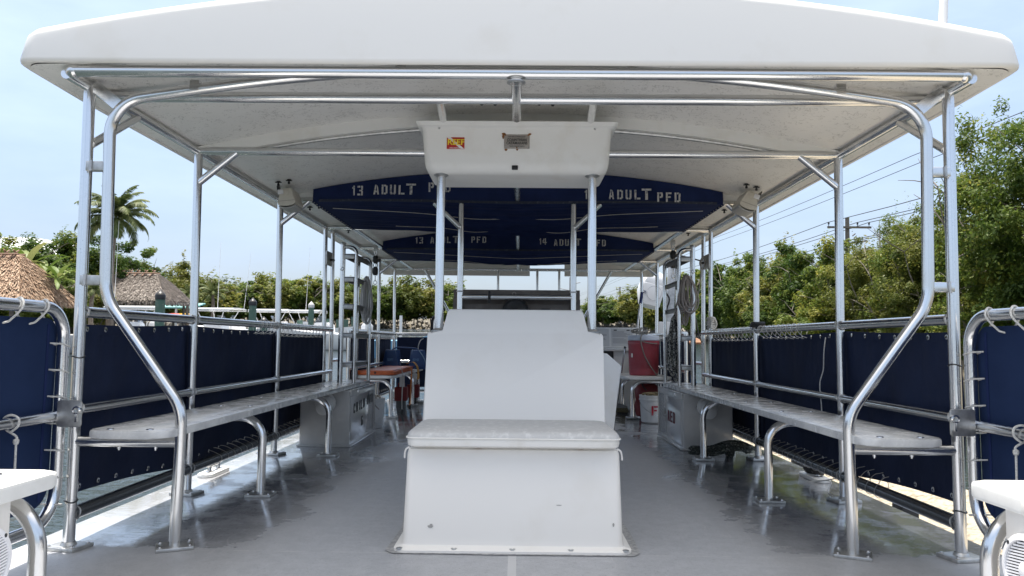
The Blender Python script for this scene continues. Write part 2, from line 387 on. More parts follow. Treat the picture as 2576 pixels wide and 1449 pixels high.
    def build(s, name, m, parent=None, ang=40, org=None, boat=True):
        bmesh.ops.recalc_face_normals(s.bm, faces=s.bm.faces)
        me = bpy.data.meshes.new(name); s.bm.to_mesh(me); s.bm.free()
        o = bpy.data.objects.new(name, me); COL.objects.link(o)
        if parent is not None:
            g = ORG[parent.name]; ORG[o.name] = g; o.parent = parent
            me.transform(Matrix.Translation(-g))
        else:
            g = Vector(org) if org is not None else Vector((0, 0, 0)); ORG[o.name] = g
            me.transform(Matrix.Translation(-g)); o.matrix_world = (RB if boat else Matrix()) @ Matrix.Translation(g)
        me.materials.append(m)
        if ang:
            me.polygons.foreach_set('use_smooth', [True] * len(me.polygons))
            me.set_sharp_from_angle(angle=rad(ang))
        return o

def fillet(pts, r, n=8):
    """polyline with rounded corners; r one radius or one per inner corner"""
    pts = [Vector(p) for p in pts]; out = [pts[0]]
    for i in range(1, len(pts) - 1):
        ri = r[i - 1] if isinstance(r, (list, tuple)) else r
        a = (pts[i - 1] - pts[i]); b = (pts[i + 1] - pts[i]); la, lb = a.length, b.length; a.normalize(); b.normalize()
        th = a.angle(b)
        if ri <= 0 or abs(th - math.pi) < 1e-3: out.append(pts[i]); continue
        d = min(ri / math.tan(th / 2), la * .49, lb * .49); rr = d * math.tan(th / 2)
        c = pts[i] + (a + b).normalized() * (rr / math.sin(th / 2))
        p0 = pts[i] + a * d - c; p1 = pts[i] + b * d - c; tot = p0.angle(p1); axs = p0.cross(p1).normalized()
        for k in range(n + 1): out.append(c + Matrix.Rotation(tot * k / n, 3, axs) @ p0)
    out.append(pts[-1]); return out
def rrect(cx, cy, hx, hy, r, z, n=6):
    o = []
    for (sx, sy, a0) in ((1, 1, 0), (-1, 1, 90), (-1, -1, 180), (1, -1, 270)):
        for k in range(n + 1):
            a = rad(a0 + 90 * k / n); o.append((cx + sx * (hx - r) + r * math.cos(a), cy + sy * (hy - r) + r * math.sin(a), z))
    return o
def catmull(pts, n=8, closed=False):
    P = [Vector(p) for p in pts]; o = []; m_ = len(P)
    for i in range(m_ if closed else m_ - 1):
        if closed: p0, p1, p2, p3 = P[i - 1], P[i], P[(i + 1) % m_], P[(i + 2) % m_]
        else: p0, p1, p2, p3 = P[max(i - 1, 0)], P[i], P[i + 1], P[min(i + 2, m_ - 1)]
        for k in range(n):
            u = k / n
            o.append(.5 * ((2 * p1) + (p2 - p0) * u + (2 * p0 - 5 * p1 + 4 * p2 - p3) * u * u + (3 * p1 - p0 - 3 * p2 + p3) * u ** 3))
    if not closed: o.append(P[-1])
    return o
def part(fn, name, m, parent, **kw):
    b = MB(); fn(b); return b.build(name, m, parent, **kw)
def pipe(name, pts, parent, r=.0241, m=None, seg=16, **kw):
    return MB().tube(pts, r, seg).build(name, m or ALU, parent, **kw)

# stencil letters on a 4 x 6 grid: strokes as rectangles (x0,y0,x1,y1), or slanted quads
GL = {
 '1': [(1.4, 0, 2.5, 6), (.6, 4.2, 1.3, 5.2)],
 '3': [(0, 4.9, 1.7, 6), (2.2, 4.9, 3.4, 6), (2.4, 3.3, 3.4, 4.9), (1.2, 2.6, 3, 3.4), (2.4, 1.1, 3.4, 2.7), (2.2, 0, 3.4, 1.1), (0, 0, 1.7, 1.1)],
 '4': [(2.0, 0, 3.1, 6), (0, 1.5, 1.8, 2.5), (3.2, 1.5, 4, 2.5), (0, 2.5, 1, 4.2), (.6, 4.2, 1.5, 5.6)],
 '6': [(0, 0, 1, 6), (1.2, 5, 3.2, 6), (1.2, 0, 3.2, 1), (2.3, 1, 3.2, 3.4), (1.2, 2.6, 3.2, 3.5)],
 'D': [(0, 0, 1.1, 6), (1.5, 5, 2.8, 6), (1.5, 0, 2.8, 1), (2.5, .6, 3.6, 5.4)],
 'U': [(0, .5, 1.1, 6), (2.5, .5, 3.6, 6), (.4, 0, 1.6, 1), (2, 0, 3.2, 1)],
 'L': [(0, 0, 1.1, 6), (1.5, 0, 3.4, 1.1)],
 'T': [(0, 5, 4.4, 6), (1.6, 0, 2.8, 4.8)],
 'P': [(0, 0, 1.1, 6), (1.5, 5, 3.2, 6), (1.5, 2.5, 3.2, 3.5), (2.4, 3.2, 3.5, 5.3)],
 'F': [(0, 0, 1.1, 6), (1.4, 5, 3.5, 6), (1.4, 2.6, 3, 3.6)],
 'C': [(0, .4, 1.1, 5.6), (.8, 5, 3, 6), (.8, 0, 3, 1), (2.2, 4.3, 3.2, 5.2), (2.2, .8, 3.2, 1.7)],
 'H': [(0, 0, 1.1, 6), (2.4, 0, 3.5, 6), (1.3, 2.5, 2.2, 3.5)],
 'I': [(1, 0, 2.1, 6)],
 'E': [(0, 0, 1.1, 6), (1.4, 5, 3.4, 6), (1.4, 2.6, 3, 3.5), (1.4, 0, 3.4, 1)],
 'A': ['A'],
}
def letter(b, ch, o, rx, up, h, wscale=1.0, th=.0025):
    o, rx, up = Vector(o), Vector(rx).normalized(), Vector(up).normalized(); u = h / 6; nn = rx.cross(up)
    quads = []
    for q in GL[ch]:
        if q == 'A': quads += [((0, 0), (1.1, 0), (1.9, 6), (1.1, 6)), ((2.5, 0), (3.6, 0), (2.9, 4.6), (2.1, 6)), ((1.3, 1.3), (2.2, 1.3), (2.1, 2.3), (1.4, 2.3))]
        else: quads.append(((q[0], q[1]), (q[2], q[1]), (q[2], q[3]), (q[0], q[3])))
    for k, q in enumerate(quads):
        b.prism([o + rx * (p[0] * u * wscale) + up * (p[1] * u) for p in q], nn * th * (1 + .07 * k))
def text_mesh(txt, size, fat=0.0):
    cu = bpy.data.curves.new('lettering', 'FONT'); cu.body = txt; cu.size = size; cu.extrude = .0006; cu.offset = size * .022; cu.align_x = 'CENTER'; cu.align_y = 'CENTER'
    o = bpy.data.objects.new('lettering', cu); COL.objects.link(o)
    dg = bpy.context.evaluated_depsgraph_get(); me = bpy.data.meshes.new_from_object(o.evaluated_get(dg))
    bpy.data.objects.remove(o); return me
def text(txt, size, c, rx, up, m, parent, sx=1.0):
    me = text_mesh(txt, size); rx, up = Vector(rx).normalized(), Vector(up).normalized(); nn = rx.cross(up)
    M = Matrix((rx * sx, up, nn)).transposed().to_4x4(); M.translation = Vector(c) - ORG[parent.name]
    me.transform(M); me.materials.clear(); me.materials.append(m)
    o = bpy.data.objects.new('lettering', me); COL.objects.link(o); o.parent = parent; ORG[o.name] = ORG[parent.name]; return o

# ------------------------------------------------------------------ the boat: deck and hull
PX = 1.91                                     # posts stand at x = +-PX
YP = [3.22, 4.35, 5.88, 7.28, 7.57, 10.12, 11.4]
ZB = 2.035                                     # roof frame height
XS = 1.93                                     # side beams of the roof frame
def zceil(x): return 2.270 - .060 * x * x
def zroof(x): return 2.436 - .050 * x * x

outl = [(-2.14, -1.5), (2.14, -1.5), (2.14, 10.9), (1.95, 11.6), (-1.95, 11.6), (-2.14, 10.9)]
def f(b):
    b.prism([(x, y, -.09) for x, y in outl], (0, 0, .09), bev=.012)
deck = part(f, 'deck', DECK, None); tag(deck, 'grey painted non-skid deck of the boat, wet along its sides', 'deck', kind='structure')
def f(b):
    for s in (-1, 1):
        b.prism([(s * 2.11, -1.4, -.11), (s * 2.11, 10.9, -.11), (s * 1.9, 11.5, -.11), (s * 1.2, 11.5, -.11), (s * 1.0, 10.9, -.11), (s * 1.0, -1.4, -.11)], (0, 0, -.95), bev=.03)
part(f, 'hull', HULLW, deck)
part(lambda b: b.box((0, 5, -.16), (1.99, 12, .09)), 'bridge_deck', HULLW, deck)

# ------------------------------------------------------------------ hardtop roof
roof = thing('hardtop_roof', 'white fibreglass hardtop roof with rounded corners covering the whole deck', 'boat roof', (0, 7.2, ZB))
Y0, Y1 = 3.0, 11.62
def plan(hx, y0, y1, r, n=10):
    cy, hy = (y0 + y1) / 2, (y1 - y0) / 2
    base = rrect(0, cy, hx, hy, r, 0, n); o = []
    for i, p in enumerate(base):                 # extra points on the long sides so the crown follows the curve
        q = base[(i + 1) % len(base)]; d = math.dist(p, q); k = max(1, int(d / .18))
        for j in range(k): o.append((p[0] + (q[0] - p[0]) * j / k, p[1] + (q[1] - p[1]) * j / k))
    return o
def zlip(y): return 2.064 - .012 * max(0.0, min(1.0, (y - 3.05) / .5)) - .10 * max(0.0, min(1.0, (y - 11.1) / .4))
RW = 2.135
OUT = plan(RW, Y0, Y1, .09)
def ring(off, zf, sc_=1.0):
    o = []; cy = (Y0 + Y1) / 2
    fx, fy = (RW - off) / RW, ((Y1 - Y0) / 2 - off) / ((Y1 - Y0) / 2)
    for x, y in OUT:
        X, Y = x * fx * sc_, cy + (y - cy) * fy * sc_
        o.append((X, Y, zf(X, Y)))
    return o
def f(b):
    R = [ring(.03, lambda x, y: max(zceil(abs(x)), 2.064) + .006)]
    R.append(ring(.028, lambda x, y: zlip(y) + .004)); R.append(ring(.016, lambda x, y: zlip(y)))
    R.append(ring(.002, lambda x, y: zlip(y) + .010)); R.append(ring(.0, lambda x, y: zlip(y) + .02))
    R.append(ring(.012, lambda x, y: zroof(x) - .045)); R.append(ring(.016, lambda x, y: zroof(x) - .028)); R.append(ring(.028, lambda x, y: zroof(x) - .011))
    R.append(ring(.05, lambda x, y: zroof(x)))
    for s in (.9, .75, .5, .25, .05): R.append(ring(.05, lambda x, y: zroof(x), s))
    vr = [[b.bm.verts.new(p) for p in r] for r in R]
    n = len(OUT)
    for k in range(n):
        k2 = (k + 1) % n; xm = (R[3][k][0] + R[3][k2][0]) / 2; ym = R[3][k][1]
        notch = .16 < xm < .76 and ym > 11.3            # the opening in the forward lip
        for i in range(len(R) - 1):
            if notch and i < 7: continue
            b.bm.faces.new((vr[i][k], vr[i][k2], vr[i + 1][k2], vr[i + 1][k]))
    b.bm.faces.new(vr[-1])
part(f, 'outer_shell', GEL, roof, ang=60)
def f(b):
    zh = lambda x, y: max(zceil(abs(x)), 2.064)
    R = [ring(.029, zh)]
    for s in (.97, .93, .88, .8, .7, .6, .5, .4, .3, .2, .1, .04): R.append(ring(.029, zh, s))
    vr = [[b.bm.verts.new(p) for p in r] for r in R]; n = len(OUT)
    for k in range(n):
        for i in range(len(R) - 1): b.bm.faces.new((vr[i][k], vr[i][(k + 1) % n], vr[i + 1][(k + 1) % n], vr[i + 1][k]))
    b.bm.faces.new(vr[-1])
part(f, 'headliner', CEIL, roof)
for yy in (4.36, 5.9, 7.3, 8.86, 10.14):
    def f(b):
        def fn(u, v):
            x = -1.92 + 3.84 * u; zt = zceil(x) + .004; zb_ = min(zt - .004, max(zceil(x) - .066, ZB + .02)); return (x, yy - .045, zt + (zb_ - zt) * v)
        b.sheet(fn, 44, 1, (0, .09, 0))
    part(f, 'roof_rib', GELB, roof)
    part(lambda b: b.tube([(-1.9 + 3.8 * i / 40, yy, max(zceil(-1.9 + 3.8 * i / 40) - .072, ZB + .004)) for i in range(41)], .012, 8), 'rib_strip', PLATE, roof)

# ------------------------------------------------------------------ roof frame of aluminium pipe
frame = thing('canopy_frame', 'welded aluminium pipe frame carrying the hardtop roof on rows of posts', 'pipe frame', (0, 7.2, 0))
def base_plate(x, y, parent, m=PLATE, sz=.15, rot=0):
    R = Matrix.Rotation(rad(rot), 3, 'Z')
    p = part(lambda b: b.box((x, y, .008), (sz, sz * .8, .016), R, bev=.003), 'base_plate', m, parent)
    for sx in (-1, 1):
        for sy in (-1, 1):
            q = R @ Vector((sx * sz * .39, sy * sz * .29, 0))
            part(lambda b: b.lathe((x + q.x, y + q.y, .0145), [(.009, 0), (.009, .005), (.005, .006), (.005, .008), (0, .0085)], 8), 'bolt', STEEL, parent if False else p)
    return p
for s in (-1, 1):
    for i, yy in enumerate(YP):
        z1 = ZB
        r = .0241 if i not in (3, 4) else .021
        po = pipe('post', [(s * PX, yy, .008), (s * PX, yy, .9), (s * (PX + .012), yy, z1)], frame, r, ALUW if i < 2 else ALU)
        base_plate(s * PX, yy, po, rot=12 * s)
        part(lambda b: b.lathe((s * PX, yy, .014), [(.034, 0), (.031, .008), (.026, .016)], 16), 'weld_collar', PLATE, po)
    pipe('side_beam', [(s * XS, 3.06, ZB), (s * XS, 11.42, ZB)], frame, .0241)
    part(lambda b: b.lathe((s * (XS - .03), 3.06, ZB + .008), [(0, -.031), (.018, -.026), (.028, -.012), (.031, 0), (.028, .012), (.018, .026), (0, .031)], 18, axis=(1, 0, 0)), 'end_cap', ALU, frame)
    pipe('inner_beam', [(s * 1.645, 5.85, ZB - .002), (s * 1.645, 11.4, ZB - .002)], frame, .0235)
    # connectors between outer post and hoop
    for zz in (1.665, 1.157):
        part(lambda b: b.box((s * 1.857, 3.21, zz), (.10, .036, .042), bev=.003), 'connector', PLATE if s < 0 else ALU, frame)
        part(lambda b: b.tube([(s * 1.882, 3.188, zz + .024 * math.cos(a)) if True else 0 for a in np.linspace(0, math.pi, 9)], .006, 6), 'weld_bead', PLATE, frame)
    R = Matrix.Rotation(-s * math.atan2(.097, .12), 3, 'Y')
    part(lambda b: b.box((s * 1.835, 3.215, 1.985), (.17, .012, .052), R), 'gusset_bar', ALU, frame)
    part(lambda b: b.box((s * 1.835, 3.225, 1.985), (.17, .03, .008), R), 'gusset_flange', ALU, frame)
    pipe('knee_brace', [(s * 1.91, 3.23, 1.77), (s * 1.925, 3.64, 2.02)], frame, .019)
    for yy in (4.35, 5.88, 10.12):
        pipe('knee_brace', [(s * 1.917, yy, 1.84), (s * 1.69, yy, 2.03)], frame, .0215, m=ALUW)
    part(lambda b: b.box((s * 1.43, 3.19, 2.028), (.042, .03, .045)), 'gusset_tab', ALU, frame)
    part(lambda b: b.box((s * .50, 3.1, 2.085), (.036, .03, .05)), 'gusset_tab', ALU, frame)
    # helm pipes, standing on the forward part of the console
    pipe('helm_post', [(s * .447, 5.8, 1.0), (s * .447, 5.8, 2.02)], frame, .0241)
    part(lambda b: b.lathe((s * .447, 5.8, 1.30), [(.0242, -.006), (.029, -.004), (.029, .004), (.0242, .006)], 16), 'pipe_collar', PLATE, frame)
    pipe('helm_brace', [(s * .455, 5.78, 1.81), (s * .66, 5.80, 2.005)], frame, .0215)
    pipe('forward_brace', [(s * 1.45, 11.4, 2.02), (s * .86, 11.4, 1.0)], frame, .022)
hoop = fillet([(-1.46, 3.24, .012), (-1.45, 3.23, .60), (-1.80, 3.21, 1.085), (-1.812, 3.2, 1.955), (-1.40, 3.2, 2.02)], [.20, .24, .17], 12)
hoop += [Vector((x, 3.2, 2.124 - .053 * x * x)) for x in np.linspace(-1.33, 1.33, 40)]
hoop += [Vector((-p.x, p.y, p.z)) for p in fillet([(-1.46, 3.24, .012), (-1.45, 3.23, .60), (-1.80, 3.21, 1.085), (-1.812, 3.2, 1.955), (-1.40, 3.2, 2.02)], [.20, .24, .17], 12)[::-1]]
hp = pipe('arch_hoop', hoop, frame, .0245, seg=20)
for s in (-1, 1): base_plate(s * 1.46, 3.24, hp, rot=-25 * s)
for i, (yy, hx) in enumerate(((3.06, XS - .035), (3.36, XS), (4.35, XS), (5.88, XS), (7.3, XS), (8.86, XS), (10.12, XS), (11.42, XS))):
    pipe('cross_beam', [(-hx, yy, ZB + (.01 if i < 1 else 0)), (hx, yy, ZB + (.01 if i < 1 else 0))], frame, .025 if i < 2 else .0235)
for a_, b_ in ((3.06, 3.66), (4.52, 5.765), (7.22, 8.78), (10.02, 11.42)):
    MB().tube([(0, a_, ZB - .004), (0, b_ - .02, ZB - .004), (0, b_ - .006, ZB - .004), (0, b_, ZB - .004)], [.023, .023, .018, .006], 16).build('centre_beam', ALU, frame)
part(lambda b: b.lathe((0, 3.06, ZB - .028), [(.040, 0), (.040, -.004), (.026, -.008)], 18), 'joint_plate', PLATE, frame)
for s in (-1, 1):
    pipe('box_strut', [(s * .36, 3.37, ZB), (s * .405, 3.96, 2.125)], frame, .0225)
for x in (-.31, .30, .64):
    pipe('forward_post', [(x, 11.4, .9), (x, 11.4, ZB)], frame, .019)
pipe('helm_bar', [(-.447, 5.8, 1.257), (.447, 5.8, 1.257)], frame, .0215)
for s in (-1, 1):                               # latch plate with a knob across the paired gate posts
    pl = part(lambda b: b.box((s * 1.885, 7.30, 1.72), (.014, .20, .14), bev=.003), 'latch_plate', PLATE, frame)
    part(lambda b: (b.lathe((s * 1.86, 7.33, 1.71), [(0, -.03), (.012, -.028), (.012, .0)], 10, axis=(1, 0, 0)), b.box((s * 1.85, 7.33, 1.71), (.02, .06, .016))), 'knob', BLACK, pl)

# ------------------------------------------------------------------ side railings
def railing(name, label, segs, posts=()):
    """segs = list of (ya, yb); three rails each"""
    return None
rails = {}
for s, nm in ((-1, 'left'), (1, 'right')):
    r_ = thing('side_railing', f'aluminium pipe railing along the {nm} side between the roof posts', 'railing', (s * PX, 5.4, 0), group='side railings')
    rails[s] = r_
    X = s * PX
    for a, bq in ((YP[0], YP[1]), (YP[1], YP[2]), (YP[2], YP[4])):
        pipe('top_rail', [(X, a, 1.018), (X, bq, 1.018)], r_, .0241)
        pipe('mid_rail', [(X, a, .592), (X, bq, .592)], r_, .0225, m=ALUW)
        pipe('low_rail', [(X, a, .145), (X, bq, .145)], r_, .030, m=mat('wet pipe with painted shade', (.13, .135, .14), .22, .8, bump=(140, .3, .002)))  # low rail's shade and reflections put into a dark pipe colour
    for yy in YP[:3]:
        for zz, rr_ in ((1.018, .0255), (.592, .024), (.145, .031)):
            for dy in (-.021, .021):
                if yy == YP[0] and dy < 0: continue
                part(lambda b: b.tube([(X + rr_ * math.cos(a), yy + dy + .004 * math.sin(3 * a) - (.006 if dy < 0 else -.006) * math.sin(a) ** 2, zz + rr_ * math.sin(a)) for a in np.linspace(0, 2 * math.pi, 21)[:-1]], .004, 6, closed=True), 'weld_bead', PLATE, r_)
    r2 = thing('side_railing', f'short {nm} pipe railing forward of the boarding gap, up to the bow', 'railing', (s * PX, 10, 0), group='side railings')
    for a, bq in ((8.35, YP[5]), (YP[5], YP[6])):
        pipe('top_rail', [(X, a, 1.018), (X, bq, 1.018)], r2, .0241)
        pipe('mid_rail', [(X, a, .592), (X, bq, .592)], r2, .0225)
        pipe('low_rail', [(X, a, .145), (X, bq, .145)], r2, .026)
    pipe('rail_post', [(X, 8.36, .01), (X, 8.36, 1.018)], r2, .0225)
    pipe('gate_stub', [(X, YP[4], .70), (X, YP[4] + .30, .70)], r_, .021)
bow = thing('bow_railing', 'pipe railing with navy canvas across the forward end of the deck', 'railing', (0, 11.45, 0))
for zz in (1.018, .592, .145): pipe('rail', [(-PX, 11.45, zz), (PX, 11.45, zz)], bow, .0235)
part(lambda b: b.sheet(lambda u, v: (-1.88 + 3.76 * u, 11.49 + .006 * math.sin(u * 40), .2 + .77 * v), 30, 6, (0, .004, 0)), 'canvas', NAVY, bow)

def lacing(ys, x, zr, zg, s, rr=.0255, co=.045):
    """cord from eyelets at height zg over the inboard side of a rail at height zr, back up behind the canvas (co = canvas offset)"""
    P = []
    st = ys[1] - ys[0] if len(ys) > 1 else .1
    sg = 1 if zg < zr else -1
    for y in ys:
        P += [(x + s * (co - .007), y, zg), (x + s * .006, y + .03 * st, zg + sg * .012), (x - s * rr * 1.08, y + .10 * st, zr - sg * .010), (x - s * rr * .75, y + .17 * st, zr + sg * rr * .85),
              (x + s * rr * .3, y + .27 * st, zr + sg * rr * 1.1), (x + s * max(rr + .006, co + .012), y + .42 * st, zr), (x + s * (co + .013), y + .80 * st, zg)]
    return P
def canvas(s, ya, yb, label, top_lace=None, bot_lace=None, ztop=(.985, .985), sag=.012):
    zb0, zb1 = (.215, .150) if ya < 3.5 else (.135, .135)
    X = s * (PX + .045)
    t = thing('canvas_panel', label, 'canvas screen', (X, (ya + yb) / 2, .58), group='navy canvas panels laced to the railings')
    n = 48
    def zt(u): return ztop[0] + (ztop[1] - ztop[0]) * u - sag * math.sin(math.pi * u) * .6
    def zb(u): return zb0 + (zb1 - zb0) * u + .012 * math.sin(math.pi * u)
    part(lambda b: b.sheet(lambda u, v: (X + .013 * math.sin(7 * u + 3 * v) * math.sin(math.pi * v) + .008 * math.sin(19 * u - 6 * v) * math.sin(math.pi * v) * math.sin(math.pi * u) + .0035 * math.sin(2 * math.pi * (yb - ya) / .145 * u) * v ** 4 + s * .012 * math.sin(math.pi * u), ya + (yb - ya) * u, zb(u) + (zt(u) - zb(u)) * v), n, 10, (s * .004, 0, 0)), 'cloth', NAVY, t)
    part(lambda b: b.sheet(lambda u, v: (X - s * .004 + s * .012 * math.sin(math.pi * u), ya + (yb - ya) * u, zt(u) - .045 * (1 - v)), n, 1, (s * .003, 0, 0)), 'hem', NAVY, t)
    ne = max(4, int((yb - ya) / .145)); proto = None
    for z_, ed in ((0, 'b'), (1, 't')):
        for i in range(ne):
            u = (i + .5) / ne; y = ya + (yb - ya) * u
            z = (zb(u) + (.028 if ya < 3.5 else .047)) if ed == 'b' else (zt(u) - .022)
            xx = X - s * .008 + s * .012 * math.sin(math.pi * u)
            if proto is None:
                proto = MB().lathe((xx, y, z), [(.0055, 0), (.0125, 0), (.0125, .003), (.0055, .004), (.0055, 0)], 10, axis=(-s, 0, 0)).build('grommet', STEEL, t); o0 = Vector((xx, y, z))
            else:
                c = proto.copy(); COL.objects.link(c); c.parent = t; c.location = Vector((xx, y, z)) - o0
    for nm, rng, zr, zg, rr in (('lacing', top_lace, 1.018, None, .0255), ('lacing', bot_lace, .145, None, .031)):
        if not rng: continue
        a, bq, k = rng
        ys = [a + (bq - a) * i / k for i in range(k)]
        zz = (zt(.5) - .022) if zr > .5 else (zb(.5) + (.028 if ya < 3.5 else .047))
        P = lacing(ys, s * PX, zr, zz, s, rr)
        MB().tube(catmull(P, 3), .0023 if zr > .5 else .0017, 6).build('lacing', CORD if zr > .5 else CORDG, t)
    return t
canvas(-1, 3.26, 4.37, 'navy canvas panel behind the left bench, between hoop and second post, eyelets unlaced on top', None, None, (.965, .985))
canvas(-1, 4.36, 5.90, 'navy canvas panel behind the left bench between second and third posts', (5.45, 5.9, 5), (4.75, 5.85, 10), (.985, .975))
canvas(-1, 5.89, 7.52, 'navy canvas panel laced all along its top beside the left locker', (5.95, 7.5, 14), (5.95, 7.5, 15), (.965, .965))
canvas(1, 3.26, 4.37, 'navy canvas panel behind the right bench, between hoop and second post', None, (3.9, 4.3, 4), (.965, .985))
canvas(1, 4.36, 5.90, 'navy canvas panel with a loose hanging cord, right side between second and third posts', (4.95, 5.85, 9), (4.42, 5.85, 14), (.985, .975))
canvas(1, 5.89, 7.52, 'navy canvas panel laced all along its top beside the right locker', (5.95, 7.5, 14), (5.95, 7.5, 15), (.965, .965))
canvas(-1, 8.42, 10.08, 'navy canvas panel behind the orange board, left side forward', (8.45, 10.1, 18), None, (.965, .965))
canvas(-1, 10.16, 11.36, 'navy canvas panel behind the blue blocks in the left bow corner', (10.2, 11.35, 14), None, (.965, .965))
canvas(1, 8.42, 10.08, 'navy canvas panel behind the red cooler, right side forward', (8.45, 10.1, 18), None, (.965, .965))
canvas(1, 10.16, 11.36, 'navy canvas panel in the right bow corner behind the white cabinet', (10.2, 11.35, 14), None, (.965, .965))
t = MB().tube(catmull([(1.935, 4.62, .95), (1.915, 4.60, .86), (1.925, 4.64, .75), (1.91, 4.66, .66), (1.905, 4.63, .52), (1.90, 4.62, .44), (1.885, 4.60, .36)], 6), .0038, 8).build('loose_cord', CORD, None, org=(1.93, 4.62, .95))
tag(t, 'thin white cord hanging loose in front of the right navy canvas', 'cord')

# ------------------------------------------------------------------ laced gates at the stern
def gate(s, label):
    X = s * 1.945
    t = thing('side_gate', label, 'gate', (X, 2.2, 0), group='canvas gates at the stern corners')
    pts = fillet([(X, .7, 1.03), (X, 3.165, 1.03), (X, 3.165, .125), (X, .7, .125)], [.13, .16], 10)
    pipe('gate_frame', pts, t, .0245, m=ALUW)
    pipe('mid_rail', [(X, .7, .57), (X, 3.16, .57)], t, .0225, m=ALUW)
    XC = s * 1.974
    cv = fillet([(.7, .985), (3.07, .985), (3.07, .19), (.7, .19)] and [Vector((.7, .985, 0)), Vector((3.165, .985, 0)), Vector((3.16, .195, 0)), Vector((.7, .195, 0))], [.07, .10], 6)
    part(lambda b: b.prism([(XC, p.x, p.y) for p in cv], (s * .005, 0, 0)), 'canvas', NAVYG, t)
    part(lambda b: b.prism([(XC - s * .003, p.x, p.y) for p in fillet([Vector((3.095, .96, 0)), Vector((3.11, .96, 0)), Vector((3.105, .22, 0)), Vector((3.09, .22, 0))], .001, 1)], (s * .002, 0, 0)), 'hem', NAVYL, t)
    ys = [1.75 + .155 * i for i in range(9)]
    P = lacing(ys, X, 1.03, .962, s, .026, .029)
    MB().tube(catmull(P, 4), .0042, 7).build('lacing', CORD, t)
    for i in range(7):                                     # ties round the upright
        z = .88 - .112 * i
        P = [(XC - s * .004, 3.115, z), (X - s * .02, 3.13, z - .004), (X - s * .027, 3.16, z - .012), (X - s * .01, 3.192, z - .016), (X + s * .02, 3.19, z - .014), (X + s * .03, 3.15, z - .006), (XC + s * .006, 3.115, z)]
        MB().tube(catmull(P, 4), .0036, 6).build('tie', CORD, t)
    pl = part(lambda b: b.prism([(p.x, 3.105, p.y) for p in [Vector(q) for q in rrect(s * 1.868, .585, .052, .056, .012, 0, 4)]], (0, .008, 0), bev=.002), 'latch_plate', PLATE, t)
    part(lambda b: (b.lathe((s * 1.832, 3.105, .60), [(.013, 0), (.018, .0), (.018, .01), (.011, .012), (.011, 0)], 14, axis=(0, -1, 0)), b.box((s * 1.832, 3.098, .568), (.009, .012, .035))), 'latch', STEEL, pl)
    # cord loop hanging from the mid rail
    yk = 2.86
    P = [(X, yk, .535), (X - s * .03, yk, .56), (X - s * .03, yk, .59), (X, yk, .602), (X + s * .03, yk, .585), (X + s * .02, yk, .55), (X - s * .022, yk + .005, .52), (X - s * .026, yk, .50)]
    q = MB().tube(catmull(P, 5), .0045, 8)
    q.tube(catmull([(X - s * .026, yk, .51), (X - s * .027, yk, .42), (X - s * .022, yk + .01, .33), (X - s * .025, yk, .255)], 5), .0042, 8)
    q.lathe((X - s * .026, yk, .50), [(0, .014), (.010, .008), (.011, 0), (.008, -.010), (0, -.013)], 10)
    q.lathe((X - s * .025, yk, .29), [(0, .014), (.009, .008), (.010, 0), (.007, -.010), (0, -.013)], 10)
    q.build('hanging_cord', CORD, t)
    for z in (.82, .20):
        part(lambda b: b.tube([(s * PX + .0255 * math.cos(a), 3.22 + .026 * math.sin(a), z + .004 * math.sin(2 * a)) for a in np.linspace(0, 2 * math.pi, 20)[:-1]], .0032, 6, closed=True), 'zip_tie', BLACK, t)
gate(-1, 'navy canvas gate laced into a pipe frame, left stern corner')
gate(1, 'navy canvas gate laced into a pipe frame, right stern corner')

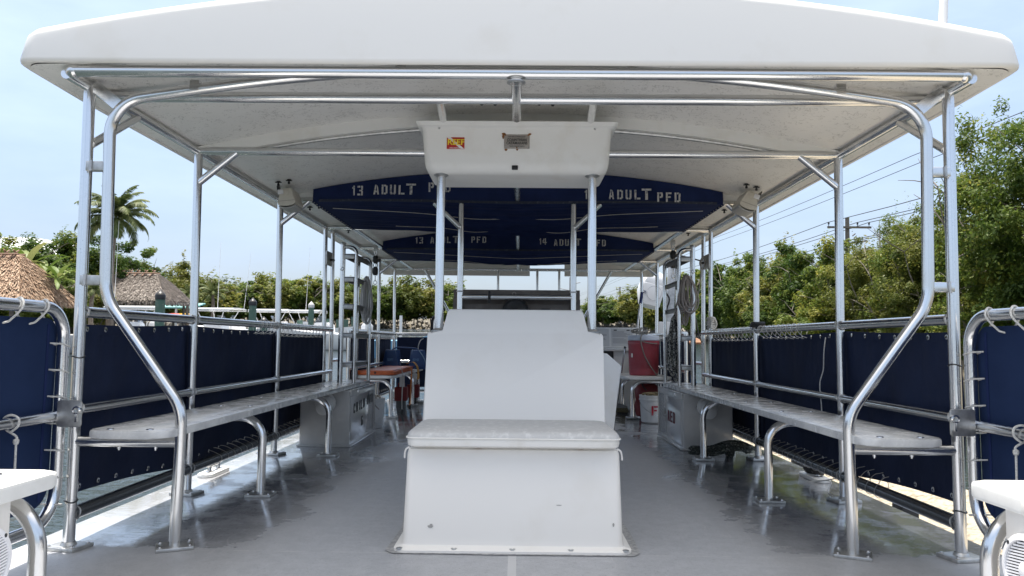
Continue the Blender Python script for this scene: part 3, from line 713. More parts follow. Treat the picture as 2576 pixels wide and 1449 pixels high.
# ------------------------------------------------------------------ benches
def plank(b, s, xa, xb, ya, yb, ztop, th, r=.07):
    cx, cy, hx, hy = s * (xa + xb) / 2, (ya + yb) / 2, abs(xb - xa) / 2, (yb - ya) / 2
    b.prism(rrect(cx, cy, hx, hy, r, ztop - th, 7), (0, 0, th), bev=.008)
def leg_pts(s, y, zt=.452, xi=1.47, xo=PX, r=.13):
    return fillet([(s * xi, y, .012), (s * xi, y, zt), (s * xo, y, zt)], r, 10)
def screws(pts, parent, m=STEEL):
    proto = None
    for p in pts:
        if proto is None: proto = MB().lathe(p, [(.015, 0), (.014, .003), (.008, .0035), (0, .0025)], 12).build('bolt', m, parent); p0 = Vector(p)
        else:
            c = proto.copy(); COL.objects.link(c); c.parent = parent; c.location = Vector(p) - p0
for s, nm in ((-1, 'left'), (1, 'right')):
    b_ = thing('side_bench', f'long wet plank bench on curved pipe legs along the {nm} railing', 'bench', (s * 1.63, 4.8, 0), group='plank benches along the sides')
    part(lambda b: plank(b, s, 1.455, 1.805, 3.1, 7.42, .515, .033), 'seat', PLASTICW, b_)
    pipe('support_bar', fillet([(s * PX, 3.225, .455), (s * 1.455, 3.235, .455)], 0), b_, .0235)
    for yy in (4.33, 5.84):
        l_ = pipe('leg', leg_pts(s, yy), b_, .0235, m=ALUW); base_plate(s * 1.47, yy, l_)
    screws([(s * x, y, .5155) for y in (3.16, 4.33, 5.0, 5.84, 6.6) for x in (1.55, 1.72)], b_)
    for x in (1.56, 1.72): part(lambda b: b.lathe((s * x, 3.235, .432), [(.008, 0), (.008, -.008), (.0045, -.009), (.0045, -.015), (0, -.0155)], 8), 'nut', STEEL, b_)
    # forward bench
    f_ = thing('side_bench', 'short plank bench on pipe legs near the bow, ' + ('under the orange board' if s < 0 else 'under the red cooler'), 'bench', (s * 1.66, 9.8, 0), group='plank benches along the sides')
    if s < 0: part(lambda b: plank(b, s, 1.42, 1.86, 8.55, 11.2, .505, .033), 'seat', PLASTIC, f_)
    else: part(lambda b: plank(b, s, 1.28, 1.86, 8.85, 10.0, .505, .033), 'seat', PLASTIC, f_)
    for yy in ((8.72, 10.5, 11.1) if s < 0 else (9.0, 9.85)):
        l_ = pipe('leg', leg_pts(s, yy, .44, 1.48 if s < 0 else 1.40), f_, .0235); base_plate(s * (1.48 if s < 0 else 1.40), yy, l_)
    # aft bench, out in the sun
    a_ = thing('side_bench', f'sunlit white bench end over a speaker cabinet at the {nm} stern edge', 'bench', (s * 1.65, 1.6, 0), group='plank benches along the sides')
    part(lambda b: plank(b, s, 1.44, 1.87, .6, 2.41, .475, .045, .075), 'seat', PLASTIC, a_)
    l_ = pipe('leg', leg_pts(s, 2.335, .405, 1.475, PX, .17), a_, .0262); base_plate(s * 1.475, 2.335, l_)
    screws([(s * 1.60, 2.31, .4755), (s * 1.60, 1.7, .4755), (s * 1.76, 2.31, .4755)], a_)
    ye = 2.17 if s < 0 else 2.22
    part(lambda b: b.box((s * 1.655, (.6 + ye) / 2, .222), (.405, ye - .6, .42), bev=.008), 'cabinet', GEL, a_)
    part(lambda b: b.box((s * 1.447, (.6 + ye - .09) / 2, .452), (.018, ye - .69, .05), bev=.008), 'front_lip', GEL, a_)
    yc = 2.06 if s < 0 else 2.115
    xs = s * 1.4525
    sp = part(lambda b: b.lathe((xs, yc, .275), [(.098, 0), (.102, .004), (.102, .012), (.098, .017), (.086, .019), (.083, .012), (.083, .002)], 40, axis=(-s, 0, 0)), 'speaker_ring', WHITEB, a_)
    part(lambda b: b.lathe((xs, yc, .275), [(.083, .003), (0, .003)], 30, axis=(-s, 0, 0)), 'speaker_cone', BLACK, sp)
    def f(b):
        for k in range(-9, 10):
            z = k * .0086; hw = math.sqrt(max(0, .083 ** 2 - z * z))
            tl = .25
            b.box((xs - s * .013, yc, .275 + z), (.006, 2 * hw, .0048), Matrix.Rotation(-s * .12, 3, 'X'))
        b.lathe((xs, yc, .275), [(.026, .010), (.026, .0175), (.020, .020), (0, .020)], 20, axis=(-s, 0, 0))
        b.box((xs - s * .012, yc, .275), (.006, .006, .16))
    part(f, 'speaker_grille', WHITEB, sp)
    for k in range(4):
        a = rad(45 + 90 * k); part(lambda b: b.lathe((xs - s * .016, yc + .092 * math.cos(a), .275 + .092 * math.sin(a)), [(.006, 0), (.006, .003), (0, .003)], 8, axis=(-s, 0, 0)), 'screw', DARKM, sp)

# ------------------------------------------------------------------ helm seat console in the middle
con = thing('helm_console', 'white moulded console with a stepped back and a padded bench base, middle of the deck', 'console', (0, 4.0, 0))
def f(b):
    b.loft([rrect(0, 4.24, .515, 1.035, .06, .002), rrect(0, 4.24, .515, 1.035, .06, .012), rrect(0, 4.24, .508, 1.028, .055, .018), rrect(0, 4.24, .492, 1.012, .04, .02), rrect(0, 4.24, .482, 1.002, .035, .028),
            rrect(0, 4.24, .478, .998, .03, .05), rrect(0, 4.24, .465, .99, .026, .41), rrect(0, 4.24, .460, .985, .026, .432), rrect(0, 4.24, .448, .973, .02, .440)])
part(f, 'base', GEL, con)
def f(b):
    pr = [(-.462, .436)] + [(p.x, p.y) for p in fillet([Vector((-.462, .436, 0)), Vector((-.478, .955, 0)), Vector((-.385, .955, 0))], .016, 4)[1:-1]]
    pr += [(p.x, p.y) for p in fillet([Vector((-.388, .955, 0)), Vector((-.374, 1.083, 0)), Vector((0, 1.088, 0))], .016, 5)[:-1]]
    pr += [(-x, z) for x, z in pr[::-1]]
    b.prism([(x, 3.715 + .58 * (z - .436), z) for x, z in pr], (0, .36, 0), bev=.010, seg=3)
    b.prism([(-.455, 3.95, .437), (.455, 3.95, .437), (.468, 4.25, .94), (-.468, 4.25, .94)], (0, .75, 0), bev=.008)
part(f, 'back', GEL, con, ang=30)
part(lambda b: b.prism([(.47, 4.35, .02), (.565, 4.35, .02), (.580, 4.35, .40), (.635, 4.42, .765), (.545, 4.38, .84), (.47, 4.36, .85)], (0, .55, 0), bev=.008), 'side_wing', GELB, con)
part(lambda b: b.box((.4795, 4.42, .62), (.006, .012, .60)), 'trim_line', GELG, con)
part(lambda b: b.box((0, 3.40, .452), (.62, .30, .014), bev=.006), 'seat_board', PLASTIC, con)
for x in (-.155, .295):
    part(lambda b: b.lathe((x, 3.248, .4425), [(.013, 0), (.012, .002), (0, .0022)], 9), 'rust_spot', RUST, con)
screws([(x, 3.222, .0165) for x in (-.485, -.25, 0, .25, .485)] + [(sx * .502, y, .0165) for sx in (-1, 1) for y in (3.6, 4.1)], con, m=PLATE)
for x, z, w_, h_ in ((-.355, .105, .012, .006), (-.352, .112, .006, .004), (-.30, .36, .02, .003), (.435, .12, .004, .008), (.20, .20, .012, .002)):
    part(lambda b: b.prism([(x + w_ * math.cos(a) * (1 + .4 * math.sin(5 * a)), 3.2365 + .0137 * z / .4 + .0003, z + h_ * math.sin(a)) for a in np.linspace(0, 2 * math.pi, 13)[:-1]], (0, .002, 0)), 'scuff', mat('grey scuff', (.36, .35, .33), .7), con)
def f(b):
    rr_ = random.Random(3); P = []
    for i, p in enumerate(plan(.545, 3.19, 5.3, .05, 4)):
        j = rr_.uniform(-.012, .012); P.append((p[0] + j, p[1] + (rr_.uniform(-.004, .004) if p[1] < 3.3 else j), .0035))
    b.bm.faces.new([b.bm.verts.new(p) for p in P])
part(f, 'sealant_edge', mat('smeared sealant', (.40, .40, .40), .6, noise=(40, (.25, .255, .26), .4, .6)), con)
for s in (-1, 1):
    p_ = pipe('box_post', [(s * .425, 4.09, .958), (s * .425, 4.09, 1.845)], con, .0245, m=ALUW, seg=20)
    for zz, h in ((.958, 1), (1.845, -1)):
        part(lambda b: b.lathe((s * .425, 4.09, zz), [(.043, 0), (.043, h * .006), (.034, h * .011), (.027, h * .016), (.0246, h * .02)], 20), 'flange', PLATE, p_)
cu = thing('seat_cushion', 'worn white vinyl cushion on the console bench', 'cushion', (0, 3.42, .445))
def f(b):
    R = [rrect(0, 3.42, .435, .235, .03, .450), rrect(0, 3.42, .452, .252, .035, .458), rrect(0, 3.42, .456, .256, .04, .475)]
    b.loft(R + [rrect(0, 3.42, .456, .256, .04, .492)])
part(f, 'cushion_side', VINYLS, cu)
def f(b):
    R = [rrect(0, 3.42, .457, .257, .04, .4915), rrect(0, 3.42, .455, .254, .045, .506), rrect(0, 3.42, .446, .245, .05, .517), rrect(0, 3.42, .43, .228, .05, .523), rrect(0, 3.42, .3, .12, .05, .527)]
    b.loft(R)
part(f, 'cushion_top', VINYL, cu)
part(lambda b: b.tube(rrect(0, 3.42, .459, .259, .04, .4915, 6), .0035, 6, closed=True), 'piping', VINYLS, cu)
for s in (-1, 1):
    part(lambda b: b.tube(catmull([(s * .445, 3.20, .449), (s * .460, 3.20, .440), (s * .467, 3.21, .42), (s * .469, 3.215, .40)], 4), .004, 6), 'strap', VINYLS, cu)

# helm beyond the seat back
hl = thing('helm_dash', 'dark weathered wooden helm board framing a black dome beyond the console', 'helm board', (0, 5.95, .9))
part(lambda b: b.box((0, 5.95, 1.29), (1.02, .04, .07)), 'top_board', WOOD, hl)
for s in (-1, 1): part(lambda b: b.box((s * .49, 5.95, 1.08), (.045, .04, .345)), 'side_board', WOOD, hl)
part(lambda b: b.box((0, 5.97, 1.08), (.93, .02, .345)), 'back_board', mat('inner dark board', (.085, .073, .066), .6, noise=(9, (.12, .105, .095), .4, .7)), hl)
part(lambda b: b.box((0, 5.945, 1.185), (.84, .018, .05)), 'ledge', WOOD, hl)
part(lambda b: b.box((0, 5.6, .46), (.86, .6, .9), bev=.02), 'pedestal', GELB, hl)
part(lambda b: b.lathe((-.01, 5.86, 1.145), [(.118, -.1), (.112, 0), (.1, .045), (.075, .08), (.04, .102), (0, .109)], 32), 'dome', DARKM, hl)
part(lambda b: b.tube([(-.02 + .014 * math.cos(a), 5.924, 1.292 + .014 * math.sin(a)) for a in np.linspace(0, 2 * math.pi, 17)[:-1]], .0035, 6, closed=True), 'ring', BRASS, hl)
part(lambda b: b.box((.235, 5.93, 1.165), (.07, .02, .02)), 'switch_panel', BLACK, hl)
t = MB().box((-.215, 5.775, 1.262), (.022, .02, .05), bev=.004).lathe((-.215, 5.77, 1.295), [(0, -.012), (.010, -.008), (.012, 0), (.008, .008), (0, .012)], 10).box((-.22, 5.775, 1.226), (.007, .01, .034)).box((-.209, 5.775, 1.226), (.007, .01, .034)).build('black_clip', BLACK, None, org=(-.215, 5.775, 1.26))
tag(t, 'small black clip gripping the pipe bar across the helm', 'clip')
t = MB().tube(catmull([(-.50, 4.4, .96), (-.485, 4.3, 1.03), (-.45, 4.26, 1.06), (-.41, 4.25, 1.09)], 6), .009, 8).build('black_hose', BLACK, None, org=(-.48, 4.3, 1.0))
tag(t, 'bent black hose beside the left shoulder of the console', 'hose')

# ------------------------------------------------------------------ overhead electronics box
ob = thing('overhead_box', 'white overhead electronics box with a red sticker and a metal builder plate', 'storage box', (0, 4.2, 1.84))
def f(b):
    L_ = []
    for z, hx, ya, yb, r in ((1.838, .455, 4.08, 4.40, .04), (1.840, .480, 4.055, 4.42, .05), (1.850, .497, 4.035, 4.44, .055), (1.870, .509, 4.022, 4.452, .05), (1.90, .515, 4.015, 4.456, .045), (2.075, .527, 3.995, 4.47, .035), (2.085, .532, 3.988, 4.475, .035), (2.092, .550, 3.972, 4.49, .03), (2.113, .560, 3.965, 4.50, .025), (2.117, .556, 3.969, 4.496, .025)):
        L_.append(rrect(0, (ya + yb) / 2, hx, (yb - ya) / 2, r, z, 7))
    b.loft(L_)
part(f, 'shell', GELB, ob)
def ybox(z): return 4.015 - (z - 1.90) / .175 * .02 - .0035
st = part(lambda b: b.box((-.339, ybox(1.999), 1.999), (.098, .002, .066), bev=.0006), 'sticker', REDS, ob)
text('REEF', .044, (-.337, ybox(1.999) - .0022, 2.002), (1, 0, 0), (0, 0, 1), YELS, st, 1.05).data.transform(Matrix.Translation((0, -.0035, 0)))
part(lambda b: b.prism([(-.388, ybox(2.0) - .0012, 2.031), (-.366, ybox(2.0) - .0012, 2.031), (-.291, ybox(2.0) - .0012, 1.967), (-.311, ybox(2.0) - .0012, 1.967)], (0, -.0006, 0)), 'stripe', WHITEB, st)
text('www.reef.org', .010, (-.345, ybox(1.999) - .0022, 1.972), (1, 0, 0), (0, 0, 1), WHITEB, st)
pl = part(lambda b: b.box((0, ybox(2.011), 2.011), (.142, .002, .084), bev=.0008), 'builder_plate', BRASS, ob)
yb_ = ybox(2.011) - .0022
text('CORINTHIAN', .0205, (.0, yb_, 2.018), (1, 0, 0), (0, 0, 1), BLACKP, pl, .86)
text('CATAMARANS', .0205, (.0, yb_, 2.000), (1, 0, 0), (0, 0, 1), BLACKP, pl, .86)
text('THIS VESSEL CUSTOM BUILT BY', .0068, (0, yb_, 2.036), (1, 0, 0), (0, 0, 1), BLACKP, pl)
text('TARPON SPRINGS, FLORIDA', .0068, (0, yb_, 1.983), (1, 0, 0), (0, 0, 1), BLACKP, pl)
for sx in (-1, 0, 1):
    for sz in (-1, 1):
        part(lambda b: b.lathe((sx * .063, yb_ + .001, 2.011 + sz * .035), [(.0042, 0), (.0042, .002), (0, .0025)], 8, axis=(0, -1, 0)), 'rivet', RUST if (sx and sz > 0) or (sx == 0 and sz < 0) else STEEL, pl)
for (x, z, rx_, rz_) in ((-.073, 2.050, .010, .008), (.072, 2.050, .008, .006), (-.06, 1.964, .008, .006), (0.002, 1.966, .006, .006), (-.076, 2.035, .006, .012)):
    part(lambda b: b.prism([(x + rx_ * math.cos(a) * (1 + .25 * math.sin(3 * a)), ybox(z) + .0004, z + rz_ * math.sin(a)) for a in np.linspace(0, 2 * math.pi, 15)[:-1]], (0, -.0008, 0)), 'rust_streak', RUST, ob)
part(lambda b: b.box((-.01, 4.02, 1.868), (.034, .014, .024), bev=.003), 'latch', BLACK, ob)
for s in (-1, 1): part(lambda b: b.lathe((s * .43, ybox(2.075) - .004, 2.08), [(.007, 0), (.006, .002), (0, .003)], 10, axis=(0, -1, 0)), 'screw', STEEL, ob)
pk = thing('satellite_receiver', 'small white satellite receiver dome on top of the overhead box', 'antenna', (-.24, 4.15, 2.117))
part(lambda b: b.lathe((-.24, 4.13, 2.117), [(.042, 0), (.045, .008), (.043, .016), (.033, .024), (.015, .028), (0, .029)], 24), 'dome', WHITEB, pk)
text('LOWRANCE', .0105, (-.24, 4.086, 2.127), (1, 0, 0), (0, 0, 1), BLACKP, pk)

# ------------------------------------------------------------------ overhead life jacket nets
def net(label, y0, y1, texts, name_grp):
    t = thing('life_jacket_net', label, 'overhead net', (0, (y0 + y1) / 2, 2.0), group='navy life jacket nets slung under the roof')
    W = 1.63
    def fz0(x): return 2.008 - .006 * math.cos(x * 3)
    def f(b):
        def fn(u, v):
            x = -W + 2 * W * u; zt = zceil(x) - .004; zb_ = fz0(x)
            return (x, y0 - .012 * v * math.sin(math.pi * v) + .004 * math.sin(x * 23) * v * (1 - v), zt + (zb_ - zt) * v)
        b.sheet(fn, 80, 8, (0, .005, 0))
    part(f, 'front_flap', NAVYL, t)
    def under(u, v):
        x = -W + 2 * W * u; y = y0 + (y1 - y0) * v
        e = (1 - abs(x / W) ** 3)
        sag = -.030 * e * math.sin(math.pi * v) - .022 * e * v
        k = y - .10 * abs(x) * (1 - .4 * v) * -1
        env = math.exp(-(x / .75) ** 2)
        fold = (.010 * math.sin(k * 62) + .006 * math.sin(k * 97 + 1) + .004 * math.sin(k * 33)) * (.35 + .9 * env) * (0.25 + v) * e * 1.15
        fold += .006 * math.sin(k * 21 + x * 2) * v * e
        return (x, y, fz0(x) + sag + fold)
    part(lambda b: b.sheet(under, 110, 100, (0, 0, .004)), 'underside', NAVYL, t)
    part(lambda b: b.sheet(lambda u, v: (-W + .05 + (2 * W - .1) * u, y0 - .0135, fz0(-W + 2 * W * u) - .004 + .02 * v), 60, 1, (0, -.0015, 0)), 'hem_band', mat('scuffed hem', (.022, .030, .055), .8, noise=(40, (.075, .085, .11), .52, .72)), t)
    for v_, a, c in ((.24, .03, .97), (.75, .15, .52), (.75, .58, .90)):
        P = [Vector(under(a + (c - a) * i / 40, v_ + .2 * abs(2 * (a + (c - a) * i / 40) - 1) * -1 + .12)) - Vector((0, 0, .008)) for i in range(41)]
        part(lambda b: b.tube(P, .0028, 6), 'cord', CORD, t)
    for s in (-1, 1):
        P = []
        nn = 34
        for i in range(nn + 1):
            v = i / nn; P.append((s * (W + (.028 if i % 2 else -.012)), y0 + (y1 - y0) * v, 2.012 if i % 2 else 1.998))
        part(lambda b: b.tube(P, .0026, 5), 'edge_lacing', CORD, t)
        part(lambda b: b.tube([(s * W, y0, 2.004), (s * W, y1, 2.004)], .008, 8), 'edge_rope', NAVYL, t)
    def f(b):
        for ch, x, z, h, ws in texts: letter(b, ch, (x, y0 - .018 - .006, z), (1, 0, 0), (0, 0, 1), h, ws)
    part(f, 'lettering', WHITEP, t)
    return t
K1 = .6389 / 2.995 * 5.78 / 1850; K2 = .6389 / 2.995 * 8.8 / 1850
def Zn(py_, Y): return .9 + (862 - .0088 * 0 - (640 + py_ / 2.995) * .6389) / 1850 * Y
tx = []
for ch, px_, bl, h, ws in (('1', 440, 390, 115, .8), ('3', 510, 390, 115, 1), ('A', 702, 377, 116, .95), ('D', 800, 375, 115, 1), ('U', 900, 375, 115, 1), ('L', 1003, 375, 112, 1.1), ('T', 1094, 375, 130, 1.2), ('P', 1362, 342, 113, .95), ('F', 1466, 342, 110, .95), ('D', 1560, 342, 110, .95)):
    tx.append((ch, ((1220 + px_ / 2.995) * .6389 - 1303) / 1850 * 5.76 + .02, Zn(bl - 4, 5.76), h * K1, ws))
for ch, px_, bl, h, ws in (('1', 650, 400, 112, .8), ('4', 715, 400, 112, 1), ('A', 946, 398, 114, .9), ('D', 1046, 397, 112, 1), ('U', 1146, 398, 114, 1), ('L', 1250, 398, 113, 1.1), ('T', 1338, 402, 133, 1.15), ('P', 1522, 425, 112, 1), ('F', 1625, 425, 112, 1), ('D', 1728, 428, 114, 1)):
    tx.append((ch, ((2080 + px_ / 2.995) * .6389 - 1305) / 1850 * 5.76 + .02, Zn(bl + 12, 5.76), h * K1, ws))
net('nearer navy life jacket net with stencilled white lettering, 13 ADULT PFD at its left', 5.78, 7.2, tx, '')
tx = []
for ch, px_, bl, h, ws in (('1', 1212, 963, 76, .8), ('3', 1262, 963, 76, 1), ('A', 1394, 960, 76, .95), ('D', 1460, 958, 76, .95), ('U', 1525, 957, 76, .95), ('L', 1592, 955, 76, 1), ('T', 1660, 955, 84, 1.1), ('P', 1882, 950, 74, .95), ('F', 1946, 950, 74, .95), ('D', 2014, 950, 74, .95)):
    tx.append((ch, ((1220 + px_ / 2.995) * .6389 - 1303) / 1850 * 8.78 + .02, Zn(bl - 4, 8.78), h * K2, ws))
for ch, px_, bl, h, ws in (('1', 118, 957, 74, .8), ('4', 162, 957, 74, 1), ('A', 296, 972, 78, .9), ('D', 362, 970, 78, .95), ('U', 427, 970, 78, .95), ('L', 495, 970, 78, 1), ('T', 550, 968, 84, 1.1), ('P', 735, 972, 78, .95), ('F', 798, 972, 78, .95), ('D', 865, 972, 78, .95)):
    tx.append((ch, ((2080 + px_ / 2.995) * .6389 - 1305) / 1850 * 8.78 + .02, Zn(bl + 3, 8.78), h * K2, ws))
net('farther navy life jacket net with 14 ADULT PFD at its right half', 8.8, 10.0, tx, '')

# ------------------------------------------------------------------ fittings under the roof
for s, nm in ((-1, 'left'), (1, 'right')):
    c = Vector((s * 1.755, 5.50, 1.985))
    t = thing('ceiling_speaker', f'beige wedge speaker under the {nm} roof edge beside the nearer net', 'loudspeaker', c, group='beige speakers under the roof')
    Rm = Matrix.Rotation(rad(-6 if s < 0 else 20), 3, 'Y')
    def prof(k, dz=0.0):
        P = [(-.040 * k, .068), (.040 * k, .068), (.068 * k, -.030)] + [(.068 * k * math.cos(a), -.045 - .020 * math.sin(a)) for a in np.linspace(.15, math.pi - .15, 9)] + [(-.068 * k, -.030)]
        return P
    def f(b):
        L_ = []
        for y, k, o in ((-.004, .93, 0), (.0, .98, 0), (.006, 1.0, 0), (.20, 1.0, 0), (.21, .9, 0)): L_.append([c + Rm @ Vector((x, y, z)) for x, z in prof(k)])
        b.loft(L_)
    part(f, 'housing', BEIGE, t)
    part(lambda b: b.box(c + Rm @ Vector((0, -.0045, -.026)), (.128, .002, .0022), Rm), 'panel_line', mat('shadow gap', (.22, .19, .15), .7), t)
    def f(b): b.sheet(lambda u, v: c + Rm @ Vector((.064 * math.cos(.2 + (math.pi - .4) * u), .006 + .19 * v, -.052 - .024 * math.sin(.2 + (math.pi - .4) * u))), 14, 6, Rm @ Vector((0, 0, -.008)))
    part(f, 'grille', mat('pale grey grille', (.42, .42, .41), .6, bump=(500, .4, .001)), t)
    kb = part(lambda b: b.lathe(c + Rm @ Vector((0, -.004, .038)), [(.024, 0), (.024, .005), (.018, .007), (0, .007)], 18, axis=(0, -1, 0)), 'knob', BEIGE, t)
    part(lambda b: b.box(c + Rm @ Vector((s * .036, -.014, .042)), (.044, .006, .036), Rm, bev=.002), 'bracket', WHITEB, t)
    part(lambda b: b.box(c + Rm @ Vector((s * .058, .02, .062)), (.006, .07, .06), Rm), 'bracket_arm', DARKM, t)

hk = None
HOOKS = [(-.165, 4.06, 'left of centre, above the overhead box'), (.16, 4.06, 'right of centre, above the overhead box'), (-1.74, 5.38, 'by the left beige speaker'), (1.74, 5.42, 'by the right beige speaker'),
         (-1.78, 6.35, 'outside the nearer net, left side'), (1.76, 6.35, 'outside the nearer net, right side'), (-1.76, 7.72, 'left between the two nets'), (1.76, 7.72, 'right between the two nets')]
def hook(c):
    t = thing('roof_hook', 'x', 'hook', c)
    def f(b):
        for dx in (-.036, .040):
            x = c[0] + dx; z = zceil(abs(x)) - .001; y = c[1] + .1 * dx
            b.lathe((x, y, z), [(.016, 0), (.016, -.004), (.006, -.006), (.006, -.020), (.010, -.024), (.010, -.030), (0, -.032)], 10)
            b.box((x, y, z - .009), (.046, .010, .006)).box((x, y, z - .026), (.012, .012, .016))
    part(f, 'peg', BLACK, t); return t
for x, y, wh in HOOKS:
    t = hook((x, y, zceil(abs(x)))); t['label'] = f'pair of black pegs in the headliner, {wh}'; t['group'] = 'black pegs in the headliner'

# ------------------------------------------------------------------ lockers beside the deck
for s in (-1, 1):
    X1, X2 = s * 1.425, s * 1.85
    t = thing('deck_locker', 'grey white locker lettered ' + ('CHILD PFD 6 in black' if s < 0 else 'AED in red') + ', under the bench end by the ladder', 'locker', (s * 1.64, 6.9, 0), group='lockers at the boarding gaps')
    cx = s * 1.6375
    part(lambda b: b.loft([rrect(cx, 6.88, .235, .555, .02, .002), rrect(cx, 6.88, .235, .555, .02, .014), rrect(cx, 6.88, .214, .535, .015, .02), rrect(cx, 6.88, .2125, .533, .012, .44), rrect(cx, 6.88, .210, .531, .012, .478)]), 'box', GELG, t)
    part(lambda b: b.box((s * 1.4185, 6.88, .455), (.012, 1.06, .05), bev=.004), 'door_edge', GELG, t)
    part(lambda b: b.box((s * 1.4215, 6.88, .23), (.006, .99, .38), bev=.002), 'door', mat('wet glossy gelcoat', (.60, .59, .57), .10, coat=.6, bump=(6, .1, .01)), t)
    part(lambda b: (b.box((s * 1.412, 6.62, .455), (.006, .08, .02)), b.box((s * 1.409, 6.62, .453), (.006, .03, .03), bev=.002)), 'latch', STEEL, t)
    part(lambda b: b.tube([(s * 1.417, 7.40, .02), (s * 1.417, 7.40, .47)], .006, 8), 'hinge_rod', STEEL, t)
    # cowl vent on the aft face
    vt = part(lambda b: b.lathe((s * 1.63, 6.335, .37), [(.085, .0), (.09, -.004), (.088, -.012), (.07, -.02)], 24, axis=(0, 1, 0)), 'vent_cowl', GELB, t)
    part(lambda b: b.loft([[Vector((s * 1.63 + s * .075 * math.cos(a) * k, 6.32 - d, .36 - e + .075 * k * math.sin(a))) for a in np.linspace(0, 2 * math.pi, 21)[:-1]] for k, d, e in ((1, 0, 0), (.97, .03, .01), (.85, .055, .025), (.5, .068, .035))]), 'vent_hood', GELB, vt)
    for dx, dz in ((-.07, .045), (-.085, 0), (-.07, -.045)): part(lambda b: b.lathe((s * (1.63 + dx), 6.333, .37 + dz), [(.008, 0), (.006, .003), (0, .004)], 8, axis=(0, -1, 0)), 'screw', BLACK, vt)
    if s < 0:
        for ch, yv, z, h in (('C', 6.47, .27, .085), ('H', 6.575, .275, .085), ('I', 6.69, .28, .085), ('L', 6.77, .28, .085), ('D', 6.87, .285, .085), ('P', 7.05, .30, .085), ('F', 7.155, .30, .085), ('D', 7.25, .305, .085), ('6', 6.80, .13, .085)):
            part(lambda b: letter(b, ch, (-1.4175, yv, z), (0, 1, 0), (0, 0, 1), h, 1.25), 'stencil_letter', BLACKP, t)
    else:
        for ch, st in (('A', 0), ('E', .12), ('D', .235)): part(lambda b: letter(b, ch, (1.4175, 6.95 - st, .19), (0, -1, 0), (0, 0, 1), .10, 1.4), 'stencil_letter', mat('dark red stencil', (.14, .012, .018), .6), t)

# ------------------------------------------------------------------ boarding ladders standing on the lockers
for s, nm in ((-1, 'left'), (1, 'right')):
    t = thing('boarding_ladder', f'aluminium boarding ladder standing upright on the {nm} locker', 'ladder', (s * 1.55, 7.1, .51), group='boarding ladders')
    ya, yb2 = 6.76, 7.40
    xo, xi = s * 1.615, s * 1.49
    pipe('rail', [(xo, ya, .515), (xo, ya, 1.80)], t, .0235)
    part(lambda b: b.lathe((xo, ya, 1.80), [(.0245, -.01), (.0265, 0), (.02, .012), (0, .016)], 14), 'cap', PLATE, t)
    pipe('rail', fillet([(xi, ya, .515), (xi, ya, 1.77), (xo, ya, 1.77)], .09, 8), t, .0165)
    pipe('rail', [(xo, yb2, .515), (xo, yb2, 1.74)], t, .0235)
    pipe('rail', fillet([(xi + s * -.005, yb2, .012), (xi - s * .005, yb2, 1.74), (xo, yb2, 1.74)], .09, 8), t, .0185)
    for zz in (1.70, 1.487, 1.235, .97, .70):
        d = part(lambda b: (b.box((s * 1.552, (ya + yb2) / 2, zz), (.125, yb2 - ya + .03, .008), bev=.002), b.box((xo - s * .022, (ya + yb2) / 2, zz - .02), (.006, yb2 - ya, .036)), b.box((xi + s * .018, (ya + yb2) / 2, zz - .02), (.006, yb2 - ya, .036))), 'tread', mat('dark tread', (.20, .20, .205), .45, .8, bump=(90, .3, .003)), t)
        part(lambda b: b.box((s * 1.552, ya - .006, zz - .016), (.085, .006, .046), bev=.002), 'tread_end', PLATE, d)
    part(lambda b: b.lathe((xo - s * .0, ya - .022, 1.565), [(.016, 0), (.019, .006), (.012, .012), (.006, .012), (.006, 0)], 14, axis=(0, -1, 0)), 'ring_bolt', STEEL, t)

def hang_coil(name, label, c, h, wd, nloops, m, r=.0085, seed=1, cat='rope', grp=None, twist=.5, dy=.08):
    rr_ = random.Random(seed); b = MB()
    P = []
    for i in range(nloops):
        w1 = wd * rr_.uniform(.25, 1.0); hh = h * rr_.uniform(.86, 1.06); oy = rr_.uniform(-dy, dy) * .5; ox = rr_.uniform(-.25, .25) * wd
        x0, y0_, z0 = c
        P += [(x0 - .15 * w1 + ox * .2, y0_ + oy, z0 + rr_.uniform(-.005, .02)), (x0 - w1 * .42 + ox * .5, y0_ + oy - .01, z0 - hh * .25), (x0 - w1 * .5 + ox, y0_ + oy, z0 - hh * .72), (x0 - w1 * .2 + ox, y0_ + oy, z0 - hh * .99),
              (x0 + w1 * .22 + ox, y0_ + oy + .01, z0 - hh * .98), (x0 + w1 * .5 + ox, y0_ + oy + .01, z0 - hh * .7), (x0 + w1 * .42 + ox * .5, y0_ + oy + .01, z0 - hh * .25), (x0 + .15 * w1 + ox * .2, y0_ + oy + .005, z0 + rr_.uniform(0, .025))]
    b.tube(catmull(P, 4), r, 7)
    o = b.build(name, m, None, org=c); return tag(o, label, cat, grp)
hang_coil('rope_coil', 'grey rope coil hung over a tread of the left ladder', (-1.485, 7.22, 1.50), .40, .085, 12, ROPEL, seed=3, r=.0075, grp='rope coils hung on the ladders')
hang_coil('rope_coil', 'brownish grey rope coil hung high on the right ladder', (1.545, 6.72, 1.50), .30, .155, 12, ROPEL2, seed=5, r=.0068, grp='rope coils hung on the ladders')
hang_coil('rope_coil', 'smaller grey coil behind and below the brownish coil, right ladder', (1.535, 6.80, 1.33), .24, .13, 6, ROPEL2, seed=8, r=.0068, grp='rope coils hung on the ladders')
hang_coil('rope_coil', 'long black flecked rope bundle hung on the right ladder', (1.475, 6.90, 1.14), .55, .10, 7, ROPEB, seed=9, r=.0095, grp='rope coils hung on the ladders')

